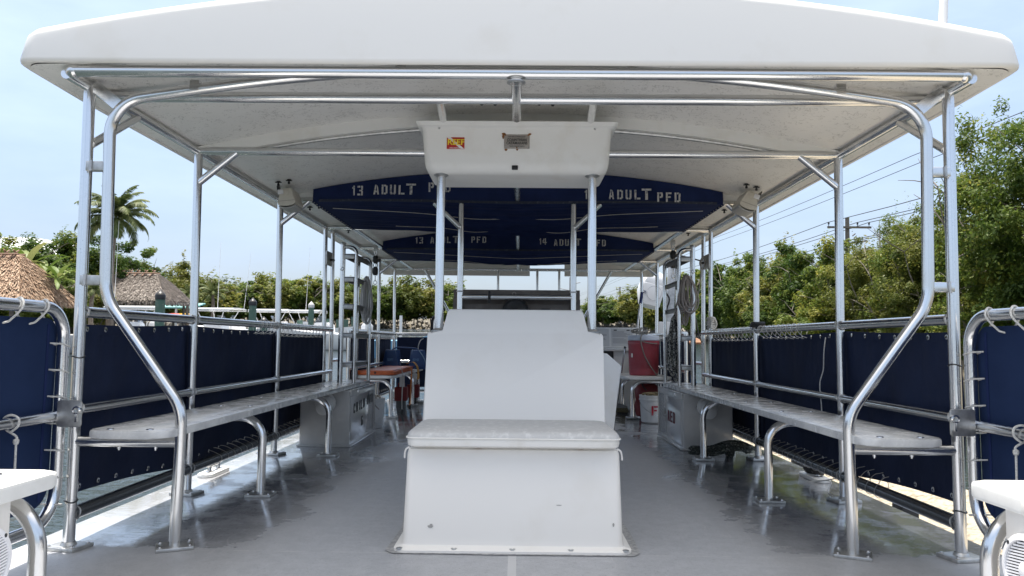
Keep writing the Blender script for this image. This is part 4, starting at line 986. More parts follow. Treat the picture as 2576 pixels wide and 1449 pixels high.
for s, y, nm, zl in ((-1, 8.55, 'left', 1.66), (1, 7.85, 'right', 1.70)):
    x = s * 1.665
    t = thing('rope_tackle', f'black block and tackle hanging from the roof frame near the {nm} ladder', 'tackle', (x, y, 2.0), group='black rope tackles')
    part(lambda b: b.box((x, y, 1.985), (.05, .012, .06), bev=.002), 'hanger', PLATE, t)
    part(lambda b: b.tube([(x + .014 * math.cos(a), y, 1.94 + .024 * math.sin(a)) for a in np.linspace(0, 2 * math.pi, 15)[:-1]], .006, 6, closed=True).tube([(x, y + .010 * math.cos(a), 1.905 + .020 * math.sin(a)) for a in np.linspace(0, 2 * math.pi, 15)[:-1]], .005, 6, closed=True), 'shackle', STEEL, t)
    def f(b):
        for z, h in ((1.855, .09), (zl + .06, .10)):
            b.loft([rrect(x, y, .020, .030, .01, z - h / 2), rrect(x, y, .028, .040, .014, z - h / 4), rrect(x, y, .028, .040, .014, z + h / 4), rrect(x, y, .018, .028, .01, z + h / 2)])
        b.lathe((x + .045, y - .01, 1.845), [(0, -.02), (.020, -.016), (.022, 0), (.020, .016), (0, .02)], 12, axis=(0, 1, 0))
    part(f, 'block', BLACK, t)
    for dx in (-.014, .004, .016): part(lambda b: b.tube(catmull([(x + dx, y, 1.82), (x + dx * 1.6, y, 1.78), (x + dx * .4, y + .01, zl + .10)], 4), .006, 6), 'fall', ROPEB, t)
    part(lambda b: b.tube([(x, y + .006 * math.cos(a), zl - .025 + .026 * math.sin(a)) for a in np.linspace(0, 2 * math.pi, 15)[:-1]], .005, 6, closed=True).tube([(x + .020 * math.cos(a), y, zl - .075 + .022 * math.sin(a)) for a in np.linspace(0, 2 * math.pi, 15)[:-1]], .006, 6, closed=True), 'ring', STEEL, t)
t = MB().tube(catmull([(1.675, 7.84, 1.86), (1.76, 7.60, 1.80), (1.83, 7.34, 1.735)], 6), .0075, 8)
t.tube(catmull([(1.835, 7.25, 1.77), (1.80, 7.24, 1.70), (1.83, 7.24, 1.64), (1.86, 7.25, 1.70), (1.83, 7.24, 1.76), (1.81, 7.24, 1.68), (1.815, 7.26, 1.58), (1.80, 7.28, 1.45), (1.77, 7.2, 1.36), (1.72, 7.0, 1.31), (1.66, 6.85, 1.33), (1.60, 6.78, 1.38)], 5), .0065, 8)
tag(t.build('tackle_rope', ROPEG, None, org=(1.83, 7.3, 1.75)), 'grey rope led from the right tackle to the post cleat, sagging to the ladder', 'rope')
t = MB()
for i in range(6):
    P = [(1.915 + (.034 + .004 * (i % 2)) * math.cos(a), 7.28 + .034 * math.sin(a), 1.065 + .019 * i + .005 * math.sin(a * 2 + i)) for a in np.linspace(0, 2 * math.pi, 18)[:-1]]
    t.tube(P, .0095, 7, closed=True)
t.tube(catmull([(1.95, 7.26, 1.06), (1.96, 7.25, 1.10), (1.94, 7.24, 1.15), (1.91, 7.235, 1.12), (1.90, 7.235, 1.05)], 5), .0095, 7)
tag(t.build('rope_wrap', CORD, None, org=(1.915, 7.28, 1.06)), 'pale rope wrapped in turns round the right gate post on the rail', 'rope')
t = MB().tube(catmull([(1.62, 6.80, 1.28), (1.70, 7.0, 1.12), (1.80, 7.3, .99), (1.885, 7.55, .93), (1.91, 7.58, .85)], 6), .0065, 7)
tag(t.build('slack_line', ROPEG, None, org=(1.7, 7.0, 1.1)), 'thin grey line slanting from the right ladder down to the rail end', 'rope')
t = MB()
for k in range(3): t.box((1.905, 5.86 - .02 * k, 1.047 + .012 * k), (.10, .05, .02), Matrix.Rotation(.25 * k - .2, 3, 'Z'), bev=.004)
tag(t.build('black_strap', BLACK, None, org=(1.905, 5.86, 1.05)), 'folded black strap lying on the right rail at the third post', 'strap')
# coil of line on the deck
def f(b):
    rr_ = random.Random(4); P = []
    for i in range(11):
        a0 = rr_.uniform(-.02, .02); hw = rr_.uniform(.20, .275); hd = rr_.uniform(.035, .085); z = .014 + .006 * i * rr_.uniform(.5, 1)
        for k in range(10):
            a = 2 * math.pi * k / 10
            pinch = 1 - .35 * math.exp(-((math.cos(a) * hw + .06) / .07) ** 2)
            P.append((1.665 + a0 + hw * math.cos(a), 6.02 + hd * math.sin(a) * pinch + rr_.uniform(-.008, .008), z + max(0, .045 * math.sin(2.2 * math.cos(a) + .6)) + rr_.uniform(0, .01)))
    b.tube(catmull(P, 3), .0105, 7)
    for k in range(3): b.tube([(1.71 + .014 * k, 6.02 + .07 * math.cos(a), .055 + .052 * math.sin(a)) for a in np.linspace(0, 2 * math.pi, 17)[:-1]], .0105, 7, closed=True)
o = MB(); f(o); tag(o.build('rope_coil', ROPED, None, org=(1.67, 6.02, 0)), 'black flecked rope coil lying on the deck under the right bench', 'rope')
# cleats
for s, y in ((-1, 5.02), (1, 5.08)):
    t = thing('deck_cleat', ('bare steel mooring cleat on a white pad, left deck edge' if s < 0 else 'mooring cleat wrapped in black rope on a white pad, right deck edge'), 'cleat', (s * 2.03, y, 0), group='mooring cleats')
    part(lambda b: b.prism(rrect(s * 2.03, y, .055, .17, .05, .001, 6), (0, 0, .022), bev=.006), 'pad', GELB, t)
    def f(b):
        for dy in (-.07, .07):
            b.lathe((s * 2.03, y + dy, .022), [(.03, 0), (.03, .006), (.014, .010), (.012, .05)], 12)
        b.tube([(s * 2.03, y - .13, .070), (s * 2.03, y - .06, .064), (s * 2.03, y + .06, .064), (s * 2.03, y + .13, .070)], [.008, .013, .013, .008], 10)
    part(f, 'horn', STEEL, t)
t = MB()
P = []
for i in range(5):
    for k in range(8):
        a = 2 * math.pi * k / 8; P.append((2.03 + (.03 + .004 * i) * math.sin(2 * a) , 5.08 + .085 * math.cos(a), .05 + .006 * i + .012 * math.sin(a)))
t.tube(catmull(P, 3), .012, 7); t.tube(catmull([(2.05, 5.15, .07), (2.12, 5.3, .09), (2.22, 5.6, .02), (2.35, 6.0, -.15)], 6), .012, 7)
tag(t.build('mooring_rope', BLACK, None, org=(2.03, 5.08, .05)), 'black mooring rope made fast on the right cleat and led over the side', 'rope')
t = MB().tube(catmull([(1.97, 4.55, .10), (1.90, 4.7, .05), (1.93, 4.9, .012), (1.99, 4.85, .03), (1.95, 4.62, .06), (1.88, 4.5, .02), (1.92, 4.38, .008), (1.9, 4.3, .01)], 6), .0035, 6)
tag(t.build('loose_cord', CORD, None, org=(1.93, 4.6, 0)), 'tangled thin cord end lying on the wet deck by the right cleat', 'cord')
t = MB().lathe((-2.02, 5.95, .001), [(.055, 0), (.055, .004), (.046, .005), (.044, .003), (0, .003)], 24)
tag(t.build('deck_filler_cap', STEEL, None, org=(-2.02, 5.95, 0)), 'round steel filler cap flush in the left deck edge', 'filler cap')

# ------------------------------------------------------------------ things stowed forward
c = Vector((1.60, 9.35, .505))
t = thing('drink_cooler', 'round faded red drink cooler with a pale lid on the forward right bench', 'cooler', c)
part(lambda b: b.lathe(c, [(0, 0), (.165, 0), (.178, .012), (.183, .06), (.192, .38), (.196, .385), (.198, .40), (.194, .41), (.196, .418), (.197, .43), (.19, .435), (0, .435)], 40), 'barrel', COOLER, t)
def f(b):
    for k in range(30):
        z = .085 + k * .0088; b.tube([c + Vector((.1855 * math.cos(a) * (1 + .03 * (z - .06)), .1875 * math.sin(a) * (1 + .03 * (z - .06)), z)) for a in np.linspace(rad(205), rad(335), 26)], .0016, 4)
part(f, 'ribbing', COOLER, t)
part(lambda b: b.lathe(c, [(.193, .436), (.197, .44), (.197, .485), (.19, .498), (.10, .505), (0, .505)], 40), 'lid', COOLERL, t)
part(lambda b: b.box(c + Vector((-.165, -.115, .25)), (.02, .02, .05), bev=.003), 'handle_boss', PLASTIC, t)
def f(b):
    rr_ = random.Random(11); P = []
    for i in range(26):
        a = rr_.uniform(0, 6.28); r_ = rr_.uniform(.02, .11); P.append((1.52 + r_ * math.cos(a) * 1.1, 9.24 + r_ * math.sin(a), 1.02 + rr_.uniform(0, .05) * (1 if i < 14 else 1.7)))
    b.tube(catmull(P, 4), .0075, 6)
    b.tube(catmull([(1.55, 9.16, 1.03), (1.53, 9.145, .96), (1.54, 9.14, .88), (1.58, 9.145, .75), (1.64, 9.15, .64), (1.70, 9.17, .56), (1.735, 9.17, .515)], 6), .007, 6)
    b.tube(catmull([(1.53, 9.145, .94), (1.60, 9.142, .915), (1.68, 9.152, .905), (1.74, 9.19, .905)], 6), .007, 6)
o = MB(); f(o); tag(o.build('rope_tangle', ROPEG, None, org=(1.55, 9.2, 1.0)), 'tangle of brown grey rope heaped on the red cooler lid, an end hanging down', 'rope')
t = thing('sign_cabinet', 'white cabinet with a sloping board of printed notices behind the red cooler', 'cabinet', (1.35, 10.3, 0))
part(lambda b: b.box((1.25, 10.35, .40), (.82, .5, .80), bev=.015), 'body', GELB, t)
part(lambda b: b.box((1.25, 10.33, .815), (.88, .56, .035), bev=.008), 'ledge', GELB, t)
Rb = Matrix.Rotation(rad(-18), 3, 'X')
bc = Vector((1.30, 10.32, .98))
part(lambda b: b.box(bc, (.84, .03, .30), Rb, bev=.01), 'notice_board', GELB, t)
for dx, wv in ((-.20, .36), (.16, .30)):
    pp = part(lambda b: b.box(bc + Rb @ Vector((dx, -.0175, 0)), (wv, .002, .255), Rb), 'notice', PAPER, t)
    def f(b):
        rr_ = random.Random(int(dx * 100) + 50)
        for k in range(13):
            z = .105 - k * .0155
            if rr_.random() < .12: continue
            wl = wv * rr_.uniform(.45, .85); b.box(bc + Rb @ Vector((dx - wv * .44 + wl / 2, -.0195, z)), (wl, .0012, .0042), Rb)
    part(f, 'print_lines', INK, pp)
    if dx > 0: [part(lambda b: b.box(bc + Rb @ Vector((dx + q_, -.0196, .106)), (.043, .0014, .016), Rb), 'print_heading', DARKM, pp) for q_ in (-.09, .09)]
part(lambda b: b.prism([(p[0], 10.094, p[1]) for p in rrect(1.24, .70, .075, .10, .02, 0, 4)], (0, -.008, 0)), 'opening', BLACK, t)
part(lambda b: b.box((1.16, 10.05, .845), (.10, .05, .02), bev=.006), 'latch', PLASTIC, t)
# brush, boathook
t = thing('deck_brush', 'deck brush with a grey pole leaning on the white cabinet', 'brush', (1.33, 9.75, 0))
pipe('pole', [(1.45, 9.98, .83), (1.32, 9.78, .09)], t, .0125)
part(lambda b: b.tube([(1.457, 9.99, .86), (1.448, 9.975, .78)], .015, 8), 'grip', BLACK, t)
part(lambda b: b.loft([rrect(1.33, 9.76, .125, .04, .015, .06), rrect(1.33, 9.76, .12, .035, .015, .085), rrect(1.325, 9.765, .04, .02, .01, .115)]), 'head', mat('grey brush block', (.24, .24, .23), .6), t)
part(lambda b: b.loft([rrect(1.33, 9.76, .14, .055, .02, .004), rrect(1.33, 9.76, .122, .037, .015, .06)]), 'bristles', mat('yellowed bristles', (.20, .17, .09), .9, noise=(90, (.08, .07, .04), .4, .6), bump=(200, .8, .005)), t)
t = thing('boat_hook', 'long boat hook with a blue foam grip leaning behind the red cooler', 'boat hook', (1.60, 10.05, 0))
pipe('pole', [(1.55, 9.9, .51), (1.685, 10.3, 1.20), (1.77, 10.5, 1.60)], t, .012)
part(lambda b: b.tube([(1.742, 10.44, 1.47), (1.776, 10.515, 1.63)], .021, 12), 'grip', mat('blue foam', (.012, .025, .12), .7), t)
# bucket F
def bucket(c, label, lettered, rope):
    c = Vector(c); t = thing('bucket', label, 'bucket', c, group='white plastic buckets')
    part(lambda b: b.lathe(c, [(0, .003), (.125, .0), (.128, .006), (.143, .245), (.152, .248), (.153, .262), (.147, .266), (.150, .300), (.153, .304), (.151, .308), (.145, .306), (.138, .24), (.12, .02), (0, .012)], 36), 'pail', mat('scuffed white pail', (.62, .62, .61), .45, noise=(8, (.5, .5, .49), .5, .75)), t)
    part(lambda b: b.tube(catmull([c + Vector(p) for p in ((-.15, -.01, .235), (-.12, -.10, .17), (-.02, -.158, .10), (.08, -.135, .06), (.15, -.02, .045), (.152, .0, .22))], 6), .0022, 5), 'bail', STEEL, t)
    if lettered:
        def f(b): letter(b, 'F', (c.x - .035, c.y - .1405, c.z + .085), (1, 0, .02), (0, -.03, 1), .105, 1.15, .006)
        part(f, 'lettering', mat('bright red paint', (.36, .012, .03), .6), t)
    b = MB(); rr_ = random.Random(5); P = []
    for i in range(34):
        a = i * 1.05; r_ = rr_.uniform(.05, .115); P.append(c + Vector((r_ * math.cos(a), r_ * math.sin(a), .245 + rr_.uniform(0, .085))))
    P += [c + Vector(p) for p in ((.05, -.12, .33), (.06, -.16, .30), (.075, -.17, .25), (.12, -.16, .20))]
    b.tube(catmull(P, 4), .0095 if rope is ROPEM else .006, 7)
    tag(b.build('rope_coil', rope, None, org=c + Vector((0, 0, .28))), 'tan manila rope coiled in the white bucket lettered F' if lettered else 'thin grey cord heaped in the plain bucket by the left locker', 'rope')
bucket((1.575, 8.62, .002), 'white bucket with a red letter F, under the forward right bench end', True, ROPEM)
bucket((-1.53, 7.78, .002), 'plain white bucket standing behind the left locker', False, ROPEG)
t = thing('duffel_bag', 'dark red dry bag standing under the forward right bench', 'bag', (1.62, 9.25, 0))
part(lambda b: b.loft([rrect(1.64, 9.3, .145, .12, .05, z) if False else [(1.64 + (p[0]) * k + .01 * math.sin(z * 30 + p[1] * 20), 9.3 + p[1] * k, z) for p in rrect(0, 0, .15, .125, .06, 0, 5)] for z, k in ((.004, .9), (.02, 1.0), (.12, 1.03), (.2, .98), (.23, 1.04), (.33, .96), (.38, .8), (.40, .6))]), 'body', REDBAG, t)
part(lambda b: b.tube(catmull([(1.60, 9.16, .33), (1.57, 9.14, .36), (1.55, 9.15, .40), (1.60, 9.17, .42)], 5), .008, 6), 'handle', BLACK, t)
# orange spine board on the left forward bench
t = thing('spine_board', 'orange plastic rescue spine board lying on the forward left bench', 'rescue board', (-1.65, 9.6, .506))
def f(b):
    P = []
    for i in range(13): P.append((-1.86 + .03 * (i / 12) ** 2, 8.55 + 1.82 * i / 12, .512))
    P2 = [(-1.405 - .05 * (i / 12) ** 2, 8.55 + 1.82 * i / 12, .512) for i in range(13)]
    out_ = fillet([Vector(P[0]), Vector(P[-1]), Vector(P2[-1]), Vector(P2[0])] and [Vector((-1.63, 8.55, .512)), Vector(P[0]), Vector(P[-1]), Vector(P2[-1]), Vector(P2[0]), Vector((-1.62, 8.55, .512))], .07, 5)
    b.prism(out_, (0, 0, .048), bev=.012)
part(f, 'board', ORANGE, t)
part(lambda b: b.prism(rrect(-1.63, 9.45, .15, .80, .05, .5605, 5), (0, 0, .002)), 'recess_panel', mat('paler orange panel', (.50, .17, .09), .4), t)
def f(b):
    for k in range(9):
        for sx in (-1, 1): b.prism(rrect(-1.633 + sx * .195, 8.72 + .19 * k, .018, .05, .016, .5603, 4), (0, 0, .0025))
part(f, 'handholds', mat('dark handhold slots', (.20, .02, .012), .5), t)
part(lambda b: b.lathe((-1.64, 8.5495, .538), [(.014, 0), (.014, .003), (0, .003)], 12, axis=(0, -1, 0)), 'hole', mat('dark hole', (.06, .01, .008), .6), t)
def strap_obj(nm, label, pts, wd, m):
    b = MB()
    pts = catmull(pts, 5)
    for a, c_ in zip(pts, pts[1:]): pass
    L1 = [p + Vector((0, -wd / 2, 0)) for p in pts]; L2 = [p + Vector((0, wd / 2, 0)) for p in pts]
    vs_ = [(b.bm.verts.new(p + Vector((.003, 0, .0))), b.bm.verts.new(q + Vector((.003, 0, 0)))) for p, q in zip(L1, L2)]
    vt_ = [(b.bm.verts.new(p + Vector((-.002, 0, .0))), b.bm.verts.new(q + Vector((-.002, 0, 0)))) for p, q in zip(L1, L2)]
    for i in range(len(vs_) - 1):
        b.bm.faces.new((vs_[i][0], vs_[i][1], vs_[i + 1][1], vs_[i + 1][0])); b.bm.faces.new((vt_[i][0], vt_[i + 1][0], vt_[i + 1][1], vt_[i][1]))
        b.bm.faces.new((vs_[i][0], vs_[i + 1][0], vt_[i + 1][0], vt_[i][0])); b.bm.faces.new((vs_[i][1], vt_[i][1], vt_[i + 1][1], vs_[i + 1][1]))
    o = b.build(nm, m, t); return o
strap_obj('strap', '', [(-1.46, 9.75, .565), (-1.405, 9.74, .555), (-1.39, 9.74, .50), (-1.395, 9.74, .35), (-1.40, 9.75, .16), (-1.405, 9.75, .06)], .075, STRAP)
part(lambda b: b.box((-1.405, 9.75, .045), (.035, .07, .05), bev=.006), 'buckle', BLACK, t)
strap_obj('strap', '', [(-1.50, 10.02, .60), (-1.42, 10.05, .625), (-1.36, 10.06, .56), (-1.345, 10.07, .46), (-1.345, 10.07, .385)], .16, YELLOWS)
part(lambda b: b.tube(catmull([(-1.47, 9.05, .565), (-1.41, 9.05, .55), (-1.40, 9.06, .42), (-1.405, 9.07, .2), (-1.40, 9.06, .06)], 5), .006, 6), 'cord', CORD, t)
part(lambda b: b.box((-1.40, 9.06, .04), (.028, .028, .07), bev=.006), 'toggle', BLACK, t)
# blue padded blocks with a carry handle
t = thing('padded_blocks', 'pair of blue padded blocks with a carry strap behind the orange board', 'head blocks', (-1.63, 10.75, .505))
for dx, k in ((-.20, 1), (.17, -1)):
    x = -1.62 + dx
    part(lambda b: b.prism([(x - .115 - .02 * (k > 0), 10.62, .53), (x + .115 + .02 * (k < 0), 10.62, .53), (x + .085, 10.64, .78), (x - .085, 10.64, .78)], (0, .26, 0), bev=.015), 'block', BLUEP, t)
    part(lambda b: b.box((x - .01, 10.62, .64), (.09, .003, .04)), 'print', mat('faded blue print', (.10, .20, .36), .6, noise=(60, (.02, .06, .18), .45, .6)), t)
    part(lambda b: b.tube([(x + k * .09 - .01, 10.63, .54), (x + k * .062, 10.645, .79)], .006, 6), 'edge_piping', mat('pale blue piping', (.25, .36, .46), .6), t)
part(lambda b: b.box((-1.63, 10.74, .517), (.64, .30, .022), bev=.006), 'base_pad', BLUEP, t)
part(lambda b: b.tube(catmull([(-1.82, 10.7, .78), (-1.75, 10.7, .815), (-1.6, 10.7, .812), (-1.47, 10.7, .80), (-1.44, 10.7, .775)], 6), .010, 8), 'carry_handle', BLUEP, t)
part(lambda b: b.tube(catmull([(-1.44, 10.7, .79), (-1.43, 10.68, .86), (-1.40, 10.68, .925), (-1.36, 10.68, .945)], 6), .006, 6), 'loose_strap', CORD, t)
part(lambda b: b.tube(catmull([(-1.42, 10.62, .78), (-1.36, 10.6, .70), (-1.31, 10.6, .6), (-1.29, 10.6, .52)], 6), .007, 6), 'side_strap', mat('pale blue piping', (.25, .36, .46), .6), t)
for x, y, nm in ((-1.60, 10.25, 'nearer'), (-1.52, 10.85, 'farther')):
    t = thing('fire_extinguisher_box', f'{nm} dark red box with a white printed tag under the forward left bench', 'box', (x, y, 0), group='dark red boxes under the left bench')
    part(lambda b: b.box((x, y, .18), (.17, .16, .19), bev=.012), 'case', REDBAG, t)
    part(lambda b: b.box((x, y, .042), (.12, .12, .084)), 'foot', DARKM, t)
    part(lambda b: b.box((x + .02, y - .083, .36), (.07, .003, .16)), 'tag', PAPER, t)
    part(lambda b: b.lathe((x, y, .275), [(.05, 0), (.05, .05), (.02, .07), (.02, .12), (0, .12)], 12), 'neck', REDBAG, t)
t = MB().tube(catmull([(-1.86, 8.9, .45), (-1.80, 8.82, .38), (-1.74, 8.72, .22), (-1.70, 8.62, .09), (-1.72, 8.52, .05), (-1.78, 8.45, .09), (-1.80, 8.5, .2)], 6), .02, 10)
tag(t.build('orange_hose', mat('orange hose', (.45, .09, .05), .5), None, org=(-1.75, 8.6, .05)), 'bent orange hose under the near end of the forward left bench', 'hose')
t = MB().tube([(2.0, 3.40, zroof(2.0) - .02), (2.03, 3.40, 2.6), (2.085, 3.40, 3.4), (2.15, 3.40, 4.4)], [.021, .019, .015, .010], 12).lathe((2.0, 3.40, zroof(2.0) - .03), [(.035, 0), (.035, .03), (.022, .05)], 14)
tag(t.build('radio_antenna', HULLW, None, org=(2.0, 3.40, 2.2)), 'white whip radio antenna rising from the right edge of the roof', 'antenna')

# ------------------------------------------------------------------ the surroundings (world frame, z up, water at WATER)
CZ = CW.z
def at(px_, D, py_=None, z=None):
    """ground point seen in column px_ at distance D ahead; height from row py_ if given"""
    x = CW.x + (px_ - 1304) / FPX * D; y = CW.y + D
    if py_ is not None: z = CZ + (803 + .0088 * (px_ - 1304) - py_) / FPX * D
    return Vector((x, y, WATER if z is None else z))
b = MB(); b.bm.faces.new([b.bm.verts.new(p) for p in ((-3000, -3000, WATER), (3000, -3000, WATER), (3000, 3000, WATER), (-3000, 3000, WATER))])
tag(b.build('water', WATERM, None, boat=False), 'calm grey green canal water with small ripples', 'water', kind='structure')
# land: a U-shaped shore round the basin
inner = [(13.2, -30), (13.4, 8), (13.8, 22), (14.6, 40), (16, 62), (17, 88), (14, 108), (0, 116), (-16, 112), (-30, 104), (-34, 84), (-31, 62), (-26, 46), (-20.5, 33), (-17.5, 22), (-17, 10), (-17, -30)]
outer = [(900, -30), (900, 8), (900, 22), (900, 40), (900, 62), (900, 300), (500, 900), (0, 1200), (-500, 900), (-800, 700), (-900, 300), (-900, 62), (-900, 46), (-900, 33), (-900, 22), (-900, 10), (-900, -30)]
b = MB()
I2 = catmull([(x, y, 0) for x, y in inner], 5); O2 = catmull([(x, y, 0) for x, y in outer], 5)
rows = []
for p, q in zip(I2, O2):
    d = (q - p).normalized()
    rows.append([b.bm.verts.new((p + d * t_) + Vector((0, 0, WATER + h))) for t_, h in ((-.8, -.6), (.0, .10), (.9, .55), (3, .8), (12, 1.0))] + [b.bm.verts.new(q + Vector((0, 0, WATER + 1.0)))])
for a, c in zip(rows, rows[1:]):
    for k in range(len(a) - 1): b.bm.faces.new((a[k], a[k + 1], c[k + 1], c[k]))
tag(b.build('ground', EARTH, None, boat=False), 'low leaf littered ground round the canal basin', 'ground', kind='structure')
# riprap along the far shore
b = MB(); rr_ = random.Random(2)
tmpl = []
for k in range(6):
    t_ = bmesh.new(); bmesh.ops.create_icosphere(t_, subdivisions=1, radius=1)
    for v in t_.verts: v.co *= rr_.uniform(.72, 1.15)
    tmpl.append(([v.co.copy() for v in t_.verts], [[v.index for v in f_.verts] for f_ in t_.faces])); t_.free()
def rock(c, s_):
    vs_, fs_ = tmpl[rr_.randrange(6)]; R = Matrix.Rotation(rr_.uniform(0, 6.28), 3, 'Z') @ Matrix.Rotation(rr_.uniform(0, 3), 3, 'X')
    nv = [b.bm.verts.new(c + (R @ v) * s_) for v in vs_]
    for f_ in fs_: b.bm.faces.new([nv[i] for i in f_])
for i in range(len(I2) - 1):
    p, q = I2[i], I2[i + 1]
    if p.y < 60: continue
    for k in range(int((q - p).length / .16)):
        c = p.lerp(q, rr_.random()); d = Vector((c.x, c.y - 55, 0)).normalized(); h = rr_.random() ** 1.1
        rock(c + d * (h * 1.1 - .3) + Vector((0, 0, WATER + h * 1.25 - .1)), rr_.uniform(.16, .42))
tag(b.build('riprap', ROCK, None, boat=False, ang=0), 'grey limestone riprap along the far shore', 'rocks', kind='stuff')

# ---- leaves and crowns
def leaf_mesh(name, pts, nrm, size, tint, m, shape='quad', flat=.55):
    """one mesh of small leaf faces: pts Nx3 centres, nrm Nx3 outward hints"""
    n = len(pts)
    d = RNG.normal(size=(n, 3)) * flat + nrm; d /= np.linalg.norm(d, axis=1)[:, None] + 1e-9
    a = np.cross(d, RNG.normal(size=(n, 3))); a /= np.linalg.norm(a, axis=1)[:, None] + 1e-9
    c = np.cross(d, a)
    s_ = (size * RNG.uniform(.65, 1.35, n))[:, None]
    co = np.stack([pts - a * s_, pts - c * s_ * .45 + d * s_ * .1, pts + a * s_, pts + c * s_ * .45 + d * s_ * .1], 1).reshape(-1, 3)
    me = bpy.data.meshes.new(name); me.vertices.add(4 * n); me.loops.add(4 * n); me.polygons.add(n)
    me.vertices.foreach_set('co', co.ravel().astype(np.float32)); me.loops.foreach_set('vertex_index', np.arange(4 * n, dtype=np.int32))
    me.polygons.foreach_set('loop_start', np.arange(0, 4 * n, 4, dtype=np.int32)); me.polygons.foreach_set('loop_total', np.full(n, 4, np.int32))
    at_ = me.attributes.new('tint', 'FLOAT', 'FACE'); at_.data.foreach_set('value', np.clip(tint, 0, 1).astype(np.float32))
    me.update(); me.validate(); me.materials.append(m); return me
def crown_mesh(name, H, R, nclump, nleaf, size, m, low=.1, seed=1, clump=.55, top=1.0, sparse=0):
    g = np.random.default_rng(seed); C_ = []
    # clump centres: an uneven dome made of several sub-domes
    subs = [(g.uniform(-.55, .55) * R, g.uniform(-.55, .55) * R, g.uniform(.55, 1.0) * H, g.uniform(.45, .8) * R) for _ in range(7)] + [(0, 0, H, .7 * R)]
    while len(C_) < nclump:
        sx, sy, sh, sr = subs[g.integers(len(subs))]
        v = g.normal(size=3); v /= np.linalg.norm(v); q = g.uniform(.62, 1.0)
        hz = (sh - low * H) / 2
        p = np.array([sx + v[0] * sr * q, sy + v[1] * sr * q, low * H + hz + v[2] * hz * q])
        C_.append((p, v))
    P, NN, T = [], [], []
    for p, v in C_:
        k = int(nleaf * g.uniform(.5, 1.4)); rc = clump * g.uniform(.55, 1.25)
        o = g.normal(size=(k, 3)); o /= np.linalg.norm(o, axis=1)[:, None]; o *= (g.random(k) ** .45)[:, None]
        pts = p + o * rc * np.array([1, 1, .72]); P.append(pts); NN.append(o * .7 + v * .3 + np.array([0, 0, .6]))
        T.append(np.full(k, g.uniform(.12, .72)) + g.normal(size=k) * .16)
    # a few twigs poking out
    for _ in range(int(nclump * .14)):
        p, v = C_[g.integers(len(C_))]; k = 16; tt = np.linspace(.4, 1, k)[:, None]
        dirv = v * .7 + np.array([0, 0, .7]); P.append(p + dirv * tt * clump * 1.7 + g.normal(size=(k, 3)) * .06 * R / 2); NN.append(np.tile(dirv, (k, 1))); T.append(np.full(k, g.uniform(.3, .8)))
    P = np.concatenate(P); NN = np.concatenate(NN); T = np.concatenate(T)
    P[:, 2] *= H / np.percentile(P[:, 2], 98.5)
    return leaf_mesh(name, P, NN, size, T, m)
def trunk_mesh(name, H, R, seed, m, nst=4, r0=.07):
    rr_ = random.Random(seed); b = MB()
    for i in range(nst):
        a = rr_.uniform(0, 6.28); x0, y0 = .25 * R * math.cos(a), .25 * R * math.sin(a)
        pts = [Vector((x0, y0, -.3))]
        for k in range(1, 6): pts.append(Vector((x0 + R * .12 * k * math.cos(a) + rr_.uniform(-.12, .12), y0 + R * .12 * k * math.sin(a) + rr_.uniform(-.12, .12), H * .15 * k)))
        b.tube(catmull(pts, 3), [r0 * (1 - .8 * j / 15) for j in range(16)], 7)
        for j in range(5):
            q = pts[rr_.randrange(2, 6)]; e = Vector((rr_.uniform(-1, 1), rr_.uniform(-1, 1), rr_.uniform(.1, .9))).normalized() * R * rr_.uniform(.5, .95)
            b.tube(catmull([q, q + e * .5 + Vector((0, 0, rr_.uniform(-.1, .2))), q + e], 3), [r0 * .4 * (1 - .75 * j_ / 6) for j_ in range(7)], 5)
    bmesh.ops.recalc_face_normals(b.bm, faces=b.bm.faces)
    me = bpy.data.meshes.new(name); b.bm.to_mesh(me); b.bm.free(); me.materials.append(m); return me
def variant(nm, H, R, ncl, nl, size, m, seed, clump, low=.08):
    return (crown_mesh('crown', H, R, ncl, nl, size, m, low, seed, clump), trunk_mesh('trunk', H, R, seed, BARK), H)
NEARV = [variant('a', 6.6, 2.5, 240, 150, .066, LEAF, 11, .48), variant('b', 6.2, 2.4, 240, 150, .066, LEAFY, 12, .48), variant('c', 6.6, 2.3, 240, 150, .062, LEAF, 13, .45)]
MIDV = [variant('d', 6.0, 2.8, 210, 150, .120, LEAF, 21, .58), variant('e', 5.6, 2.9, 210, 150, .120, LEAFY, 22, .60), variant('f', 6.2, 2.6, 210, 150, .115, LEAFD, 23, .55)]
FARV = [variant('g', 6.0, 3.4, 150, 80, .20, LEAF, 31, .75), variant('h', 5.6, 3.4, 150, 80, .20, LEAFY, 32, .8), variant('i', 6.3, 3.2, 150, 80, .19, LEAFD, 33, .7)]
def tree(v, loc, h, rz, label, grp, wide=1.0, name='mangrove_tree'):
    cm, tm, H = v
    r = thing(name, label, 'tree', loc, group=grp, boat=False)
    r.rotation_euler = (0, 0, rz); r.scale = (h / H * wide, h / H * wide, h / H)
    for nm, me in (('crown', cm), ('trunk', tm)):
        o = bpy.data.objects.new(nm, me); COL.objects.link(o); o.parent = r
    return r
rt = random.Random(5)
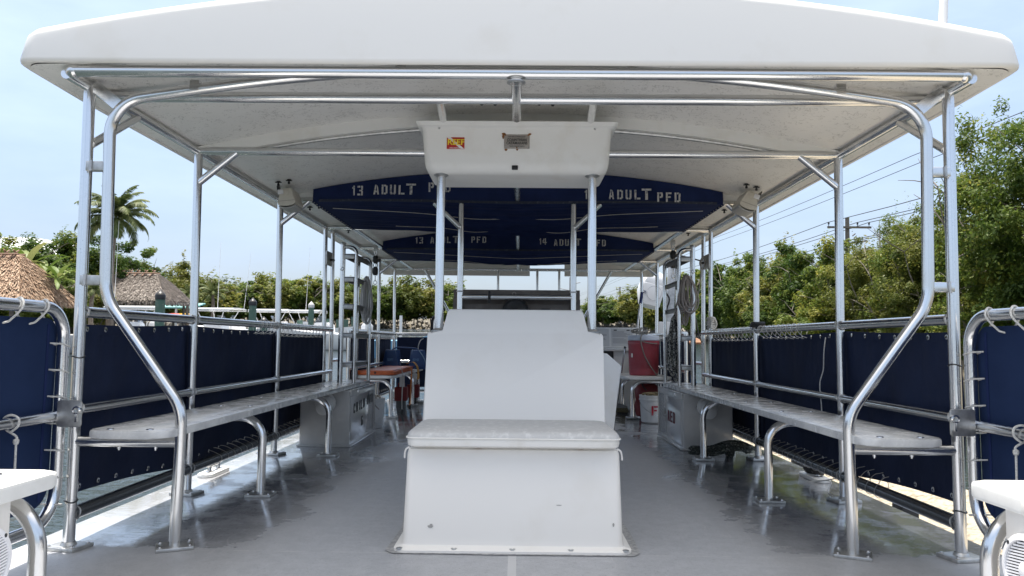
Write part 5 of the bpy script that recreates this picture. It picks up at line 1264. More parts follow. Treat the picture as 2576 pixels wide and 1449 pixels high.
# right bank, from beside the boat to far ahead: (px column, distance, row of the top, kind, label)
RB_ = [(2720, 15.5, 130, 0, 'tall dark mangrove at the right picture edge, beyond the right gate'), (2560, 18.5, 235, 2, 'tallest mangrove, over the right stern gate, with its top above the roof edge'),
       (2475, 21, 300, 0, 'tall mangrove between the outer right post and the stern gate'), (2370, 25, 535, 1, 'yellow green mangrove seen between the right hoop and the outer post'),
       (2290, 27, 545, 0, 'round mangrove just left of the right hoop, below the dead twigs'), (2215, 30, 590, 1, 'olive mangrove right of the utility pole'),
       (2110, 34, 622, 0, 'mangrove with a pointed top left of the utility pole'), (2040, 38, 620, 2, 'dark mangrove between the second and third right posts'),
       (1965, 43, 645, 1, 'yellowish mangrove just right of the third right post'), (1895, 48, 650, 0, 'mangrove behind the third right post'),
       (1830, 54, 668, 2, 'mangrove between the third post and the right gate posts'), (1775, 60, 690, 0, 'mangrove behind the right gate posts'),
       (2500, 14.8, 560, 1, 'low bushy mangrove in front of the tall trees at right'), (2330, 21, 660, 2, 'low broad leaved bush behind the right railing, beside the hoop'),
       (2180, 26, 700, 1, 'low yellow mangrove bush behind the right railing at the second post'), (2020, 33, 740, 0, 'low green bush behind the right railing between the posts'), (1900, 40, 760, 2, 'low bush at the water behind the third right post'),
       (1700, 70, 705, 1, 'mangrove behind the white outboard motor'), (1740, 66, 700, 0, 'mangrove right of the white outboard motor')]
for i, (px_, D, top, k, lab) in enumerate(RB_):
    p = at(px_, D, z=WATER + .3); h = at(px_, D, py_=top).z - p.z
    if p.x < 14.2 and D > 10: p.x = max(p.x, 13.6)
    V = NEARV if D < 32 else (MIDV if D < 50 else FARV)
    tree(V[k], p, h * .97, rt.uniform(0, 6.28), lab, 'mangroves along the right bank', (.8 if px_ > 2400 else 1.0) if h > 4.5 else 1.35)
for i in range(16):                                   # a second row closing the wall of green
    D = 19 + i * 3.4; x = 18.5 + rt.uniform(-1, 3.0); p = Vector((x, CW.y + D, WATER + .7)); col = 1304 + (x - CW.x) / D * FPX
    V = (NEARV if D < 28 else MIDV)[i % 3]
    tree(V, p, 4.9 * rt.uniform(.9, 1.08), rt.uniform(0, 6.28), 'mangrove of the second row, closing the gaps behind the right bank trees', 'second row of mangroves on the right bank', 1.15)
# far shore, ahead
FS_ = [(1165, 104, 742), (1130, 106, 722), (1085, 108, 712), (1040, 107, 705), (1000, 108, 722), (955, 110, 722), (905, 104, 718), (865, 102, 712), (825, 100, 715), (770, 98, 705), (725, 97, 708), (680, 96, 700), (640, 94, 716), (600, 92, 716), (560, 90, 718), (515, 82, 712), (475, 74, 700), (1480, 112, 775), (1525, 108, 752), (1570, 104, 756), (1612, 98, 745), (1650, 90, 730), (1445, 114, 790), (1200, 112, 760)]
names_ = ['behind the left forward brace', 'right of the left forward brace', 'with the bright crown between left brace and bow posts', 'with a pointed top left of the console post', 'between the two left bow posts', 'behind the hanging grey rope coil', 'behind the left ladder', 'between gate posts and left ladder', 'behind the left gate posts', 'behind the pale capped piling', 'behind the T-top boat nearest the gate', 'behind the third left post', 'behind the second piling', 'right of the small palm', 'behind the small palm', 'left of the small palm', 'behind the second left post', 'right of the console top', 'left of the right forward brace', 'right of the right forward brace', 'behind the notice board cabinet', 'under the white outboard motor', 'close beside the console', 'left of the helm board']
for i, (px_, D, top) in enumerate(FS_):
    p = at(px_, D, z=WATER + .9); h = at(px_, D, py_=top).z - p.z
    tree(FARV[(i * 2 + i // 3) % 3], p, h, rt.uniform(0, 6.28), f'far shore mangrove {names_[i]}', 'mangroves on the far shore', 1.25 * 5.5 / max(h, 4))
# left bank trees
LB_ = [(60, 44, 615, 2), (130, 42, 600, 2), (185, 44, 612, 0), (245, 43, 628, 2), (290, 46, 640, 2), (150, 36, 690, 0), (232, 38, 720, 1), (445, 62, 672, 1), (-40, 40, 600, 0), (415, 66, 700, 0)]
nl_ = ['left of the banana plants', 'above the brown hut, tallest dark crown', 'left of the outer post on the left', 'between outer left post and hoop', 'right of the left hoop under the coconut palm', 'low, right of the brown hut roof', 'low, between the two huts', 'right of the grey hut', 'at the left picture edge behind the metal roof', 'behind the grey hut ridge end']
for i, (px_, D, top, k) in enumerate(LB_):
    p = at(px_, D, z=WATER + .9); h = at(px_, D, py_=top).z - p.z
    tree(MIDV[k], p, h, rt.uniform(0, 6.28), f'dense broad leaved tree {nl_[i]}', 'broad leaved trees on the left bank', 1.15, name='shore_tree')

# ---- palms
def frond(c, az_, el, ln, droop, m, parent, wl=.42, n=26, seed=0):
    rr_ = random.Random(seed); g = np.random.default_rng(seed)
    d = Vector((math.cos(az_), math.sin(az_), 0)); P = []
    for i in range(n + 1):
        u = i / n; ang = el - droop * u * u
        if i == 0: q = Vector(c)
        else: q = P[-1] + (d * math.cos(ang) + Vector((0, 0, 1)) * math.sin(ang)) * ln / n
        P.append(q)
    co, fc, tn = [], [], []
    side = d.cross(Vector((0, 0, 1)))
    for i in range(3, n + 1):
        u = i / n; w_ = wl * (math.sin(math.pi * min(1, u * .8 + .12)) ** .8) * (1 if u < .9 else .7)
        tdir = (P[i] - P[i - 1]).normalized()
        for k in range(2):
            for s_ in (-1, 1):
                base = P[i - 1].lerp(P[i], k * .5)
                tip = base + (side * s_ * .72 + tdir * .62) * w_ * rr_.uniform(.8, 1.1) + Vector((0, 0, -w_ * rr_.uniform(.35, .75)))
                mid = base.lerp(tip, .5) + Vector((0, 0, .05 * w_)); wd = tdir * .034 * (ln / 2.2)
                j = len(co); co += [base - wd * .6, base + wd * .6, mid + wd, tip, mid - wd]; fc.append((j, j + 1, j + 2, j + 3, j + 4)); tn.append(rr_.uniform(.15, .85))
    j = len(co)
    for i, q in enumerate(P): co += [q + side * .014 * (1.2 - i / n), q - side * .014 * (1.2 - i / n), q + Vector((0, 0, .016 * (1.2 - i / n)))]
    for i in range(n):
        a = j + 3 * i
        for x_, y_ in ((0, 1), (1, 2), (2, 0)): fc.append((a + x_, a + y_, a + 3 + y_, a + 3 + x_)); tn.append(.9)
    me = bpy.data.meshes.new('frond'); g_ = ORG[parent.name]
    me.from_pydata([v - g_ for v in co], [], fc); at_ = me.attributes.new('tint', 'FLOAT', 'FACE'); at_.data.foreach_set('value', tn); me.materials.append(m); me.update()
    o = bpy.data.objects.new('frond', me); COL.objects.link(o); o.parent = parent; ORG[o.name] = g_; return o
def palm(base, top, label, nf, ln, grp, seed, r0=.16):
    t = thing('palm_tree', label, 'palm tree', base, group=grp, boat=False); rr_ = random.Random(seed)
    mid = base.lerp(top, .5) + Vector((rr_.uniform(-.2, .2), 0, 0))
    pts = catmull([base - Vector((0, 0, .3)), mid, top], 10)
    MB().tube(pts, [r0 * (1.15 - .4 * i / 20) * (1 + .06 * (i % 2)) for i in range(len(pts))], 12).build('trunk', PALMB, t)
    for i in range(nf):
        az_ = 2.399 * i; u = i / nf; frond(top + Vector((0, 0, .1)), az_, rad(80) - u * rad(95), ln * rr_.uniform(.85, 1.1), rad(70) + u * rad(40), PALML, t, seed=seed * 100 + i, wl=ln * .22)
    return t
tp = at(276, 36, py_=548); bs = Vector((tp.x - .1, tp.y, WATER + .9)); palm(bs, tp, 'tall coconut palm rising above the trees left of the second post', 34, 2.1, 'palms on the left bank', 3)
tp = at(530, 52, py_=742); palm(Vector((tp.x, tp.y, WATER + .9)), tp, 'short green palm behind the docked boats, right of the second left post', 18, 1.25, 'palms on the left bank', 5, .13)
tp = at(225, 33, py_=735); palm(Vector((tp.x, tp.y, WATER + .9)), tp, 'low palm between the two thatched huts, behind the outer left post', 14, 1.0, 'palms on the left bank', 7, .10)
tp = at(470, 50, py_=745); palm(Vector((tp.x, tp.y, WATER + .9)), tp, 'low palm at the right eave of the grey hut', 14, 1.1, 'palms on the left bank', 8, .10)
def banana(base, label, seed, h=1.9):
    t = thing('banana_plant', label, 'banana plant', base, group='banana plants by the brown hut', boat=False); rr_ = random.Random(seed)
    MB().tube([base, base + Vector((0, 0, h * .6))], [.10, .06], 10).build('trunk', mat('banana stem', (.16, .2, .07), .7), t)
    for k in range(11):
        a = 2.399 * k + rr_.uniform(-.3, .3); el = rad(75 - 7 * k); ln = h * rr_.uniform(.5, .72); c = base + Vector((0, 0, h * .55))
        d = Vector((math.cos(a), math.sin(a), 0)); side = d.cross(Vector((0, 0, 1)))
        b = MB(); P = [c]
        for i in range(12): P.append(P[-1] + (d * math.cos(el - i * .09) + Vector((0, 0, 1)) * math.sin(el - i * .09)) * ln / 12)
        rows = []
        for i, q in enumerate(P):
            u = i / 12; w_ = .14 * h / 1.9 * max(.04, math.sin(math.pi * min(1, u * .93 + .05)) ** .6) * (1 if i > 2 else .2)
            rows.append([b.bm.verts.new(q + side * w_ * s_ + Vector((0, 0, .25 * w_ * abs(s_) + (.02 if i % 2 else 0) * abs(s_)))) for s_ in (-1, 0, 1)])
        for r1, r2 in zip(rows, rows[1:]):
            for j in range(2): b.bm.faces.new((r1[j], r1[j + 1], r2[j + 1], r2[j]))
        o = b.build('leaf', BANANA, t); at_ = o.data.attributes.new('tint', 'FLOAT', 'FACE'); at_.data.foreach_set('value', [rr_.uniform(.2, .9)] * len(o.data.polygons))
for px_, D, lab, sd_, h in ((52, 33, 'banana plant directly above the brown hut roof ridge', 1, 2.6), (98, 32, 'banana plant right of the brown hut ridge, in front of dark trees', 2, 2.2), (135, 31, 'small banana plant above the right slope of the brown hut', 3, 1.6)):
    p = at(px_, D, z=0); p.z = CZ + (803 - (690 if sd_ < 2 else 715)) / FPX * D - h * .55; banana(p, lab, sd_, h)

# ---- thatched huts
def hut(c, hx, hy, ze, zr, rx, label, m, seed, nst=7000, yaw=0.0, nposts=True, zg=None):
    """hip roof: eave half sizes hx, hy at ze, ridge half length rx at zr"""
    t = thing('thatched_hut', label, 'hut', c, group='open thatched huts on the left bank', boat=False)
    R = Matrix.Rotation(yaw, 3, 'Z'); g = random.Random(seed)
    def surf(side, u, v):
        """v 0 at the eave, 1 at the ridge; slightly hollow slope"""
        k = v; bulge = .10 * math.sin(math.pi * v)
        if side in (0, 1):
            x = (2 * u - 1) * (hx + (rx - hx) * k); y = (-1 if side == 0 else 1) * hy * (1 - k)
        else:
            sg = 1 if side == 2 else -1
            x = sg * (hx + (rx - hx) * k); y = (2 * u - 1) * hy * (1 - k)
        z = ze + (zr - ze) * (k + .0) + bulge * (zr - ze) * .6
        return Vector((c.x, c.y, 0)) + R @ Vector((x, y, 0)) + Vector((0, 0, z))
    b = MB()
    for sd_ in range(4): b.grid(lambda u, v: surf(sd_, u, v), 14, 10)
    b.build('thatch_base', mat('dark under thatch', (.08, .055, .04), .95), t)
    co, fc, tn = [], [], []
    per = [hx, hx, hy, hy]; tot = sum(per)
    for sd_ in range(4):
        for i in range(int(nst * per[sd_] / tot)):
            u = g.uniform(-.01, 1.01); v = 1 - (1 - g.random()) ** .62 if False else g.random() ** 1.2
            p0 = surf(sd_, min(1, max(0, u)), v); dv = .17 * (hx / 3.0) ** .3 / max(.6, (zr - ze)) * g.uniform(.7, 1.3)
            p1 = surf(sd_, min(1, max(0, u + g.uniform(-.02, .02))), v - dv) if v - dv > -.02 else surf(sd_, min(1, max(0, u)), 0) + Vector((g.uniform(-.03, .03), g.uniform(-.03, .03), -.26 * g.uniform(.3, 1)))
            q = surf(sd_, min(1, max(0, u + .02)), v) - surf(sd_, min(1, max(0, u - .02)), v)
            if q.length < 1e-6: continue
            q = q.normalized() * .028 * g.uniform(.6, 1.6); up = (p0 - p1).cross(q)
            if up.z < 0: up = -up
            if up.length < 1e-9: continue
            up.normalize(); lift = up * g.uniform(.02, .09)
            j = len(co); co += [p0 - q * .5 + up * .015, p0 + q * .5 + up * .015, p1 + q * .7 + lift, p1 - q * .7 + lift]; fc.append((j, j + 1, j + 2, j + 3)); tn.append(min(1, max(0, g.gauss(.5, .22))))
    me = bpy.data.meshes.new('thatch'); g_ = ORG[t.name]; me.from_pydata([v - g_ for v in co], [], fc); at_ = me.attributes.new('tint', 'FLOAT', 'FACE'); at_.data.foreach_set('value', tn); me.materials.append(m); me.update()
    o = bpy.data.objects.new('thatch', me); COL.objects.link(o); o.parent = t; ORG[o.name] = g_
    nr = max(3, int(2 * rx / .38))
    for i in range(nr):                          # crossed ridge poles
        x = -rx + 2 * rx * (i + .5) / nr
        for s_ in (-1, 1):
            a = Vector((c.x, c.y, 0)) + R @ Vector((x, -s_ * .42, 0)) + Vector((0, 0, zr - .16)); e = Vector((c.x, c.y, 0)) + R @ Vector((x + .05, s_ * .16, 0)) + Vector((0, 0, zr + .20))
            MB().tube([a, e], .035, 7).build('ridge_pole', mat('ridge timber', (.26, .16, .11), .8), t)
    for s_ in (-1, 1): MB().tube([Vector((c.x, c.y, 0)) + R @ Vector((-rx - .1, s_ * .2, 0)) + Vector((0, 0, zr + .02)), Vector((c.x, c.y, 0)) + R @ Vector((rx + .1, s_ * .2, 0)) + Vector((0, 0, zr + .02))], .04, 7).build('ridge_rail', mat('ridge timber', (.26, .16, .11), .8), t)
    for sx in (-1, -.33, .33, 1):
        for sy in (-1, 1):
            p = Vector((c.x, c.y, 0)) + R @ Vector((sx * hx * .86, sy * hy * .82, 0)); MB().tube([p + Vector((0, 0, zg)), p + Vector((0, 0, ze + .3))], .075, 8).build('post', POLE, t)
    return t
zg = WATER + .95
p = at(-110, 30, z=0); ez = at(0, 28, py_=757).z; rz_ = at(0, 30, py_=640).z
hut(Vector((p.x, p.y, zg)), 3.7, 1.9, ez, rz_, 2.35, 'larger brown thatched hut at the left edge, behind the left stern gate', STRAW1, 3, 15000, 0, zg=zg)
p = at(338, 42, z=0); ez = at(338, 40, py_=757).z; rz_ = at(338, 42, py_=688).z
hut(Vector((p.x, p.y, zg)), 2.4, 1.7, ez, rz_, 1.1, 'smaller grey thatched hut behind the first dark capped piling', STRAW2, 4, 12000, rad(0), zg=zg)
t = thing('house', 'house with a pale standing seam metal roof behind the brown hut', 'house', at(-60, 52, z=WATER + 1), boat=False)
pe = at(22, 50, py_=624); pr = at(-20, 52, py_=600)
q = at(-60, 52, z=WATER + 1)
part(lambda b: b.box((q.x - 3, q.y + 3, (q.z + pe.z) / 2), (9.2, 5, pe.z - q.z)), 'wall', mat('cream stucco', (.6, .57, .5), .9), t)
def f(b):
    xr = pe.x + 1.2; xl = xr - 12
    b.sheet(lambda u, v: (xl + (xr - xl) * u, q.y - .2 + 3.2 * v, pe.z + (pr.z - pe.z + .4) * v - .55 * max(0, u - .72) / .28), 40, 2, (0, 0, .07))
    for k in range(26):
        x = xl + (xr - xl) * k / 26; dz = -.55 * max(0, k / 26 - .72) / .28
        b.tube([(x, q.y - .2, pe.z + .08 + dz), (x, q.y + 3.0, pr.z + .48 + dz)], .03, 5)
part(f, 'roof', ROOFM, t)

# ---- pilings, dock, docked boats
def piling(px_, D, top, label, cap=BLACK, r=.155, grp='timber mooring pilings along the dock'):
    p = at(px_, D, py_=top); b0 = Vector((p.x, p.y, WATER - .6)); t = thing('mooring_piling', label, 'piling', Vector((p.x, p.y, WATER)), group=grp, boat=False)
    MB().tube([b0, Vector((p.x, p.y, p.z - .34))], [r * 1.06, r], 18).build('post', PILE, t)
    if cap: MB().lathe((p.x, p.y, p.z), [(0, 0), (r * 1.06, -.19), (r * 1.1, -.21), (r * 1.1, -.36), (r * .9, -.36)], 20).build('cap', cap, t)
piling(397, 25, 727, 'green timber piling with a black cone cap in front of the grey hut')
piling(632, 32, 748, 'green timber piling with a black cone cap left of the third post')
piling(780, 41, 758, 'green timber piling with a pale pointed cap right of the third post', mat('pale grey cap', (.42, .42, .42), .6))
for px_, D, top, lab in ((661, 37, 796, 'short dark piling right of the second black capped piling'), (694, 40, 793, 'short dark piling left of the third left post'), (752, 43, 791, 'short dark piling under the right T-top boat'), (801, 45, 789, 'short dark piling just right of the pale capped piling'), (820, 46, 789, 'short dark piling left of the gate posts'), (850, 48, 791, 'short dark piling right of the gate posts, above the white outboard'), (868, 48, 791, 'short dark piling left of the ladder'), (888, 50, 785, 'short dark piling behind the ladder rails')):
    piling(px_, D, top, lab, BLACK if px_ in (661, 694) else None, .17, 'short dock pilings')
A = at(420, 48, z=0); Bp = at(900, 52, z=0)
t = thing('timber_dock', 'low grey timber dock on the far side of the docked boats', 'dock', Vector((A.x, A.y, WATER)), boat=False)
part(lambda b: b.prism([(A.x - 4, A.y, WATER + .75), (Bp.x, Bp.y, WATER + .75), (Bp.x, Bp.y + 1.6, WATER + .75), (A.x - 4, A.y + 1.6, WATER + .75)], (0, 0, .14)), 'deck_boards', DOCKW, t)
for i in range(9):
    q = (A - Vector((4, 0, 0))).lerp(Bp, i / 8); part(lambda b: b.tube([(q.x, q.y + .1, WATER - .5), (q.x, q.y + .1, WATER + .76)], .13, 10), 'pile', DOCKW, t)

def motorboat(p, yaw, L_, label, ttop=True, rods=False, hs=1.0, arms=None, cover=HULLW):
    t = thing('docked_boat', label, 'motorboat', p, group='white motorboats docked on the left', boat=False)
    R = Matrix.Rotation(yaw, 3, 'Z')
    def W(x, y, z): return p + R @ Vector((x, y, 0)) + Vector((0, 0, z))
    bw = 1.15 * hs
    def f(b):
        rings = []
        for i in range(13):
            u = i / 12; x = -L_ / 2 + L_ * u; k = (1 - max(0, (u - .55) / .45) ** 2.0); hw = max(.03, bw * k); sh = .78 + .35 * u * u
            rings.append([W(x, -hw, sh), W(x, -hw * .97, sh * .55), W(x, -hw * .72 * k, .02), W(x, 0, -.18 + .3 * max(0, u - .7)), W(x, hw * .72 * k, .02), W(x, hw * .97, sh * .55), W(x, hw, sh), W(x, hw * .8, sh - .02), W(x, 0, sh - .10), W(x, -hw * .8, sh - .02)])
        b.loft(rings)
    part(f, 'hull', HULLW, t)
    def f(b):
        b.loft([[W(x_, y_, z) for x_, y_ in ((-.5 + o, -.42 + o2), (.45 - o, -.42 + o2), (.45 - o, .42 - o2), (-.5 + o, .42 - o2))] for z, o, o2 in ((.68, 0, 0), (1.25, .06, .05), (1.38, .16, .08))])
    part(f, 'console', HULLW, t)
    part(lambda b: b.prism([W(.30, -.36, 1.36), W(.30, .36, 1.36), W(.12, .33, 1.70), W(.12, -.33, 1.70)], R @ Vector((.02, 0, .005))), 'windscreen', mat('tinted acrylic', (.05, .06, .07), .1), t)
    part(lambda b: b.loft([[W(-L_ / 2 - .25 + o, y_, z) for o, y_ in ((0, -.18), (.42, -.18), (.42, .18), (0, .18))] if False else [W(-L_ / 2 - .30 + a, y_, z) for a, y_ in ((o, -w_), (.5 - o, -w_), (.5 - o, w_), (o, w_))] for z, o, w_ in ((.75, .1, .12), (.95, .02, .2), (1.22, .0, .2), (1.36, .08, .14))]), 'outboard', WHITEB, t)
    part(lambda b: b.box(W(-L_ / 2 - .08, 0, .3), (.16, .12, 1.0), R), 'outboard_leg', PLATE, t)
    if ttop:
        zt_ = 1.98
        part(lambda b: b.sheet(lambda u, v: W(-1.0 + 2.1 * u, -.85 + 1.7 * v, zt_ + .07 * math.sin(math.pi * v)), 6, 6, (0, 0, .05)), 'canopy', cover, t)
        for sx, sy, tx_ in ((-.45, -1, -.75), (-.45, 1, -.75), (.42, -1, .75), (.42, 1, .75)):
            part(lambda b: b.tube([W(sx, sy * .55, .72), W(sx, sy * .55, 1.3), W(tx_, sy * .75, zt_)], .024, 7), 'canopy_post', HULLW, t)
        part(lambda b: (b.tube([W(-1, -.84, zt_ - .05), W(1.1, -.84, zt_ - .05)], .024, 6), b.tube([W(-1, .84, zt_ - .05), W(1.1, .84, zt_ - .05)], .024, 6)), 'canopy_rail', HULLW, t)
    if arms: part(lambda b: b.tube([W(arms[0], .6, 1.95 if ttop else 1.0), W(arms[0] + arms[2], .6, arms[1])], [.016, .006], 6), 'whip_antenna', HULLW, t)
    if rods:
        for k in range(5): part(lambda b: b.tube([W(-.7 - .05 * k, -.5 + .25 * k, 1.9), W(-1.3 - .07 * k, -.5 + .25 * k, 3.3)], .012, 5), 'fishing_rod', BLACK, t)
    return t
def boat_at(px_, D, *a, **k): q = at(px_, D, z=WATER); return motorboat(q, *a, **k)
boat_at(330, 33, rad(12), 6.5, 'white docked boat behind the left railing below the grey hut', arms=(-1.0, 6.0, .1))
boat_at(545, 38, rad(-8), 7.0, 'white T-top boat with a long whip antenna in front of the short palm', arms=(-.4, 5.6, .1))
boat_at(675, 42, rad(6), 6.5, 'white T-top boat with fishing rods behind the second piling', rods=True, arms=(-1.6, 5.4, .35))
boat_at(765, 45, rad(-5), 6.5, 'white T-top boat left of the pale capped piling', arms=(-.2, 6.0, .2))
boat_at(590, 46, rad(178), 6.0, 'white boat without a roof between the two T-top boats', ttop=False)
boat_at(812, 38, rad(172), 4.6, 'open white skiff with a white outboard, seen through the boarding gap', ttop=False, hs=.8)
t = thing('boat_shelter', 'small teal roofed shelter right of the grey hut', 'shelter', at(452, 56, z=WATER + .9), boat=False)
q = at(452, 56, py_=770)
part(lambda b: b.prism([(q.x - 1.4, q.y - 1, q.z - .2), (q.x + 1.4, q.y - 1, q.z - .2), (q.x + 1.4, q.y + 1, q.z + .15), (q.x - 1.4, q.y + 1, q.z + .15)], (0, 0, .10)), 'roof', TEAL, t)
for sx in (-1.2, 0, 1.2): part(lambda b: b.box((q.x + sx, q.y - .9, (q.z + WATER) / 2 + .3), (.12, .12, q.z - WATER - .7)), 'post', HULLW, t)
for px_, m_, lab in ((436, mat('red kayak', (.5, .06, .04), .4), 'red kayak stored under the teal shelter'), (462, mat('yellow kayak', (.62, .34, .02), .4), 'yellow orange kayak stored under the teal shelter')):
    q = at(px_, 55, py_=795)
    tag(MB().tube([q + Vector((d, 0, .05 * abs(d))) for d in (-.9, -.6, 0, .6, .9)], [.03, .16, .22, .16, .03], 12).build('kayak', m_, None, org=q, boat=False), lab, 'kayak', 'kayaks under the teal shelter')
# skiff ahead of the bow and white stakes
q = at(1000, 30, z=WATER)
t = thing('blue_skiff', 'low pale blue skiff beyond the bow, its pointed end rising above the rail', 'boat', q, boat=False)
def f(b):
    rings = []
    for i in range(11):
        u = i / 10; x = q.x - 1.5 + 3.3 * u; hw = .6 * (1 - max(0, (u - .5) / .5) ** 2) + .03; z = .42 + 1.0 * max(0, u - .55) ** 1.6 * 1.6 + .32
        rings.append([(x, q.y - hw, WATER + z), (x, q.y - hw * .6, WATER + .02 + .3 * max(0, u - .6)), (x, q.y + hw * .6, WATER + .02 + .3 * max(0, u - .6)), (x, q.y + hw, WATER + z), (x, q.y + hw * .85, WATER + z - .03), (x, q.y - hw * .85, WATER + z - .03)])
    b.loft(rings)
part(f, 'hull', mat('pale blue hull', (.22, .42, .62), .35), t)
for px_, D, top, lab in ((1007, 34, 794, 'white plastic stake beyond the left bow posts'), (1092, 34, 795, 'white plastic stake beside the left console post'), (921, 34, 800, 'white plastic stake behind the left ladder')):
    p = at(px_, D, py_=top); tag(MB().tube([(p.x, p.y, WATER - .4), (p.x, p.y, p.z)], .07, 12).build('channel_stake', HULLW, None, org=(p.x, p.y, WATER), boat=False), lab, 'stake', 'white stakes in the water')

# ---- right side: limestone quay, engine on a lift, iron stand
b = MB(); g = random.Random(9)
def qz(u, v): return -.20 + .05 * math.sin(u * 60) * math.sin(v * 17 + u * 9)
b.sheet(lambda u, v: (2.36 + 1.1 * v + .03 * math.sin(u * 70), -2 + 12.5 * u, qz(u, v)), 90, 10, (0, 0, -1.1))
o = b.build('quay', SANDC, None); tag(o, 'pale sunlit limestone quay edge along the right side of the boat', 'quay', kind='structure')
t = thing('dock_fender_post', 'black timber fender post between the boat and the limestone quay', 'fender', (2.25, 4.35, -.3), group='black fender posts')
part(lambda b: b.box((2.26, 4.35, -.32), (.10, .12, .62), bev=.01), 'post', BLACK, t)
part(lambda b: b.lathe((2.21, 4.35, -.12), [(.02, 0), (.018, .006), (0, .008)], 10, axis=(-1, 0, 0)), 'bolt', STEEL, t)
t = thing('dock_fender_post', 'black timber fender post farther forward along the quay', 'fender', (2.25, 5.9, -.3), group='black fender posts')
part(lambda b: b.box((2.26, 5.95, -.30), (.10, .12, .62), bev=.01), 'post', BLACK, t)
c = Vector((2.36, 10.0, 0))
t = thing('iron_stand', 'rusty topped stand on blue legs on the quay beyond the right gap', 'stand', c)
part(lambda b: b.tube([(2.36, 10, .45), (2.36, 10, .92)], .032, 10), 'stem', mat('dark rusty steel', (.09, .06, .045), .8), t)
part(lambda b: b.loft([rrect(2.36, 10, .13, .13, .03, .90), rrect(2.36, 10, .15, .15, .03, .925), rrect(2.36, 10, .06, .06, .02, .985)]), 'top_plate', mat('rusty plate', (.30, .16, .09), .85, noise=(20, (.16, .08, .05), .4, .65)), t)
for a in (20, 140, 260): part(lambda b: b.tube([(2.36, 10, .50), (2.36 + .22 * math.cos(rad(a)), 10 + .22 * math.sin(rad(a)), -.2)], .03, 8), 'leg', mat('blue painted leg', (.05, .13, .30), .5), t)
c = Vector((2.22, 12.3, 1.80))
t = thing('outboard_motor', 'white outboard motor tilted up on a lift beyond the right bow corner', 'outboard motor', c)
Rm = Matrix.Rotation(rad(14), 3, 'Y')
def f(b):
    L_ = []
    for z, hx, hy, ox, r in ((-.30, .10, .12, .06, .04), (-.26, .16, .17, .03, .05), (-.05, .20, .20, 0, .06), (.08, .195, .195, 0, .06), (.085, .188, .188, 0, .06), (.10, .188, .188, 0, .06), (.105, .19, .19, 0, .06), (.22, .165, .17, .01, .06), (.29, .12, .13, .02, .05), (.31, .07, .08, .02, .04)):
        L_.append([c + Rm @ Vector(p) for p in rrect(ox, 0, hx, hy, r, z, 5)])
    b.loft(L_)
part(f, 'cowling', mat('white cowling', (.78, .79, .82), .3), t)
part(lambda b: b.tube([c + Rm @ Vector((.04 + .12 * math.cos(a), -.196, -.06 + .12 * math.sin(a))) for a in np.linspace(0, 2 * math.pi, 25)[:-1]], .004, 6, closed=True), 'round_panel', mat('grey groove', (.45, .46, .5), .5), t)
part(lambda b: b.box(c + Rm @ Vector((-.12, -.205, -.08)), (.05, .004, .05), Rm), 'emblem', mat('dark blue emblem', (.03, .04, .10), .5, noise=(70, (.7, .7, .72), .48, .55)), t)
part(lambda b: b.box(c + Rm @ Vector((.24, .02, .02)), (.10, .1, .10), Rm, bev=.01), 'bracket', PLATE, t)
part(lambda b: b.tube(catmull([c + Vector((.22, -.05, -.02)), c + Vector((.30, -.06, -.15)), c + Vector((.26, -.06, -.30)), c + Vector((.24, -.05, -.40))], 6), .014, 8), 'hose', BLACK, t)
t = thing('lift_arm', 'slanting grey aluminium lift arm beside the white outboard motor', 'lift arm', (2.45, 12.35, WATER))
P0, P1 = Vector((2.44, 12.4, -.6)), Vector((2.62, 12.4, 2.25))
part(lambda b: b.prism([P0 + Vector((-.10, 0, 0)), P0 + Vector((.10, 0, 0)), P1 + Vector((.05, 0, 0)), P1 + Vector((-.06, 0, 0))], (0, .12, 0), bev=.012), 'arm', mat('galvanised metal', (.42, .43, .44), .5, .6, noise=(22, (.30, .31, .32), .4, .65)), t)
part(lambda b: b.box((2.46, 12.33, 1.12), (.30, .1, .30), bev=.02), 'gear_box', mat('pale housing', (.55, .56, .58), .4), t)

# ---- power line
p = at(2128, 45, z=WATER + 1); top = at(2128, 45, py_=548)
t = thing('utility_pole', 'timber utility pole with a crossarm above the right bank mangroves', 'utility pole', p, boat=False)
part(lambda b: b.tube([(p.x, p.y, p.z), (p.x, p.y, top.z)], [.17, .12], 12), 'pole', POLE, t)
zc = at(2128, 45, py_=573).z
part(lambda b: b.box((p.x + .05, p.y - .16, zc), (2.65, .10, .12)), 'crossarm', POLE, t)
for dx in (-1.2, .55, 1.25): part(lambda b: b.lathe((p.x + dx, p.y - .16, zc + .06), [(.02, 0), (.02, .10), (.06, .12), (.05, .17), (.06, .20), (.04, .25), (0, .26)], 10), 'insulator', DARKM, t)
part(lambda b: b.box((p.x + .25, p.y - .15, zc - .95), (1.7, .09, .10), Matrix.Rotation(rad(-9), 3, 'Y')), 'crossarm', POLE, t)
part(lambda b: b.box((p.x + .35, p.y - .1, zc - .45), (.22, .1, .05), Matrix.Rotation(rad(-40), 3, 'Y')), 'brace', POLE, t)
def wire(x, z, y0, y1, label, sag=.35, r=.020):
    b = MB(); pts = []
    for i in range(49):
        y = y0 + (y1 - y0) * i / 48; k = ((y - p.y) / 46.0) % 1.0; pts.append(Vector((x, y, z - sag * 4 * k * (1 - k))))
    b.tube(pts, [r] * 49, 6)
    tag(b.build('power_line', WIRE, None, org=pts[0], boat=False), label, 'power line', 'power lines above the right bank')
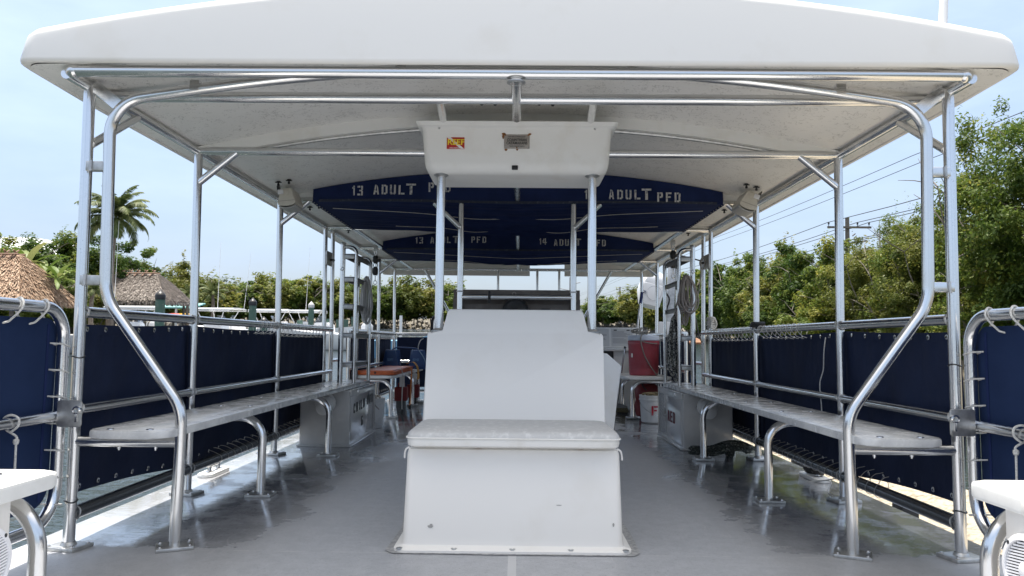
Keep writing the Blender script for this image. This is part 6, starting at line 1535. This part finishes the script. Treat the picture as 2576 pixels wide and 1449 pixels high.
W_ = [(p.x - 1.2, zc + .31, 'power line from the left end of the crossarm'), (p.x + .55, zc + .31, 'power line from the insulator right of the pole'), (p.x + 1.25, zc + .31, 'power line from the right end of the crossarm'), (p.x - .35, zc - .85, 'lower power line from the left of the second crossarm'), (p.x + .75, zc - .75, 'lower power line from the right of the second crossarm')]
for x, z, lab in W_: wire(x, z, -30, 330, lab)
wire(p.x + 4.0, CZ + .425 * (p.x + 4.0), -30, 330, 'higher of the two power lines crossing high beside the roof edge', .15)
wire(p.x + 4.6, CZ + .40 * (p.x + 4.6), -30, 330, 'lower of the two power lines crossing high beside the roof edge', .15)
for px_, D, top_, lab, arms_ in ((1432, 190, 698, 'far pale transmission pole with two arms, left of the right helm pipe', True), (1557, 150, 722, 'far thin bare pole in the gap right of the forward brace', False), (1372, 260, 730, 'farthest short pole top just above the helm board', False)):
    q = at(px_, D, py_=top_); bq = Vector((q.x, q.y, WATER + 1))
    t = thing('transmission_pole', lab, 'utility pole', bq, group='far transmission poles', boat=False)
    part(lambda b: b.tube([bq, q], [.34, .2], 10), 'pole', mat('hazy grey pole', (.30, .32, .35), .8), t)
    if arms_:
        for zz, sx in ((-1.8, 1), (-3.4, -1), (-5.0, 1)): part(lambda b: b.tube([q + Vector((0, 0, zz)), q + Vector((sx * 2.6, 0, zz + .5))], .12, 7), 'arm', mat('hazy grey pole', (.30, .32, .35), .8), t)
# dead twigs over the right bank
q = at(2255, 28, py_=600)
t = thing('dead_branches', 'bare dead twigs sticking up over the right bank, left of the hoop', 'dead tree', Vector((q.x, q.y, WATER + .6)), boat=False)
g = random.Random(12); b = MB()
for k in range(5):
    x = q.x + (k - 2) * .35; b.tube([(x * .3 + q.x * .7, q.y, q.z - 3.6), (x, q.y, q.z - .4), (x + g.uniform(-.2, .2), q.y, q.z + g.uniform(.2, .9))], [.06, .03, .006], 6)
    for j in range(4):
        z = q.z + g.uniform(-.4, .5); b.tube([(x, q.y, z - .1), (x + g.uniform(-.35, .35), q.y + .1, z + g.uniform(.15, .5))], [.014, .004], 5)
b.build('branches', mat('bleached twig', (.42, .39, .35), .9), t)
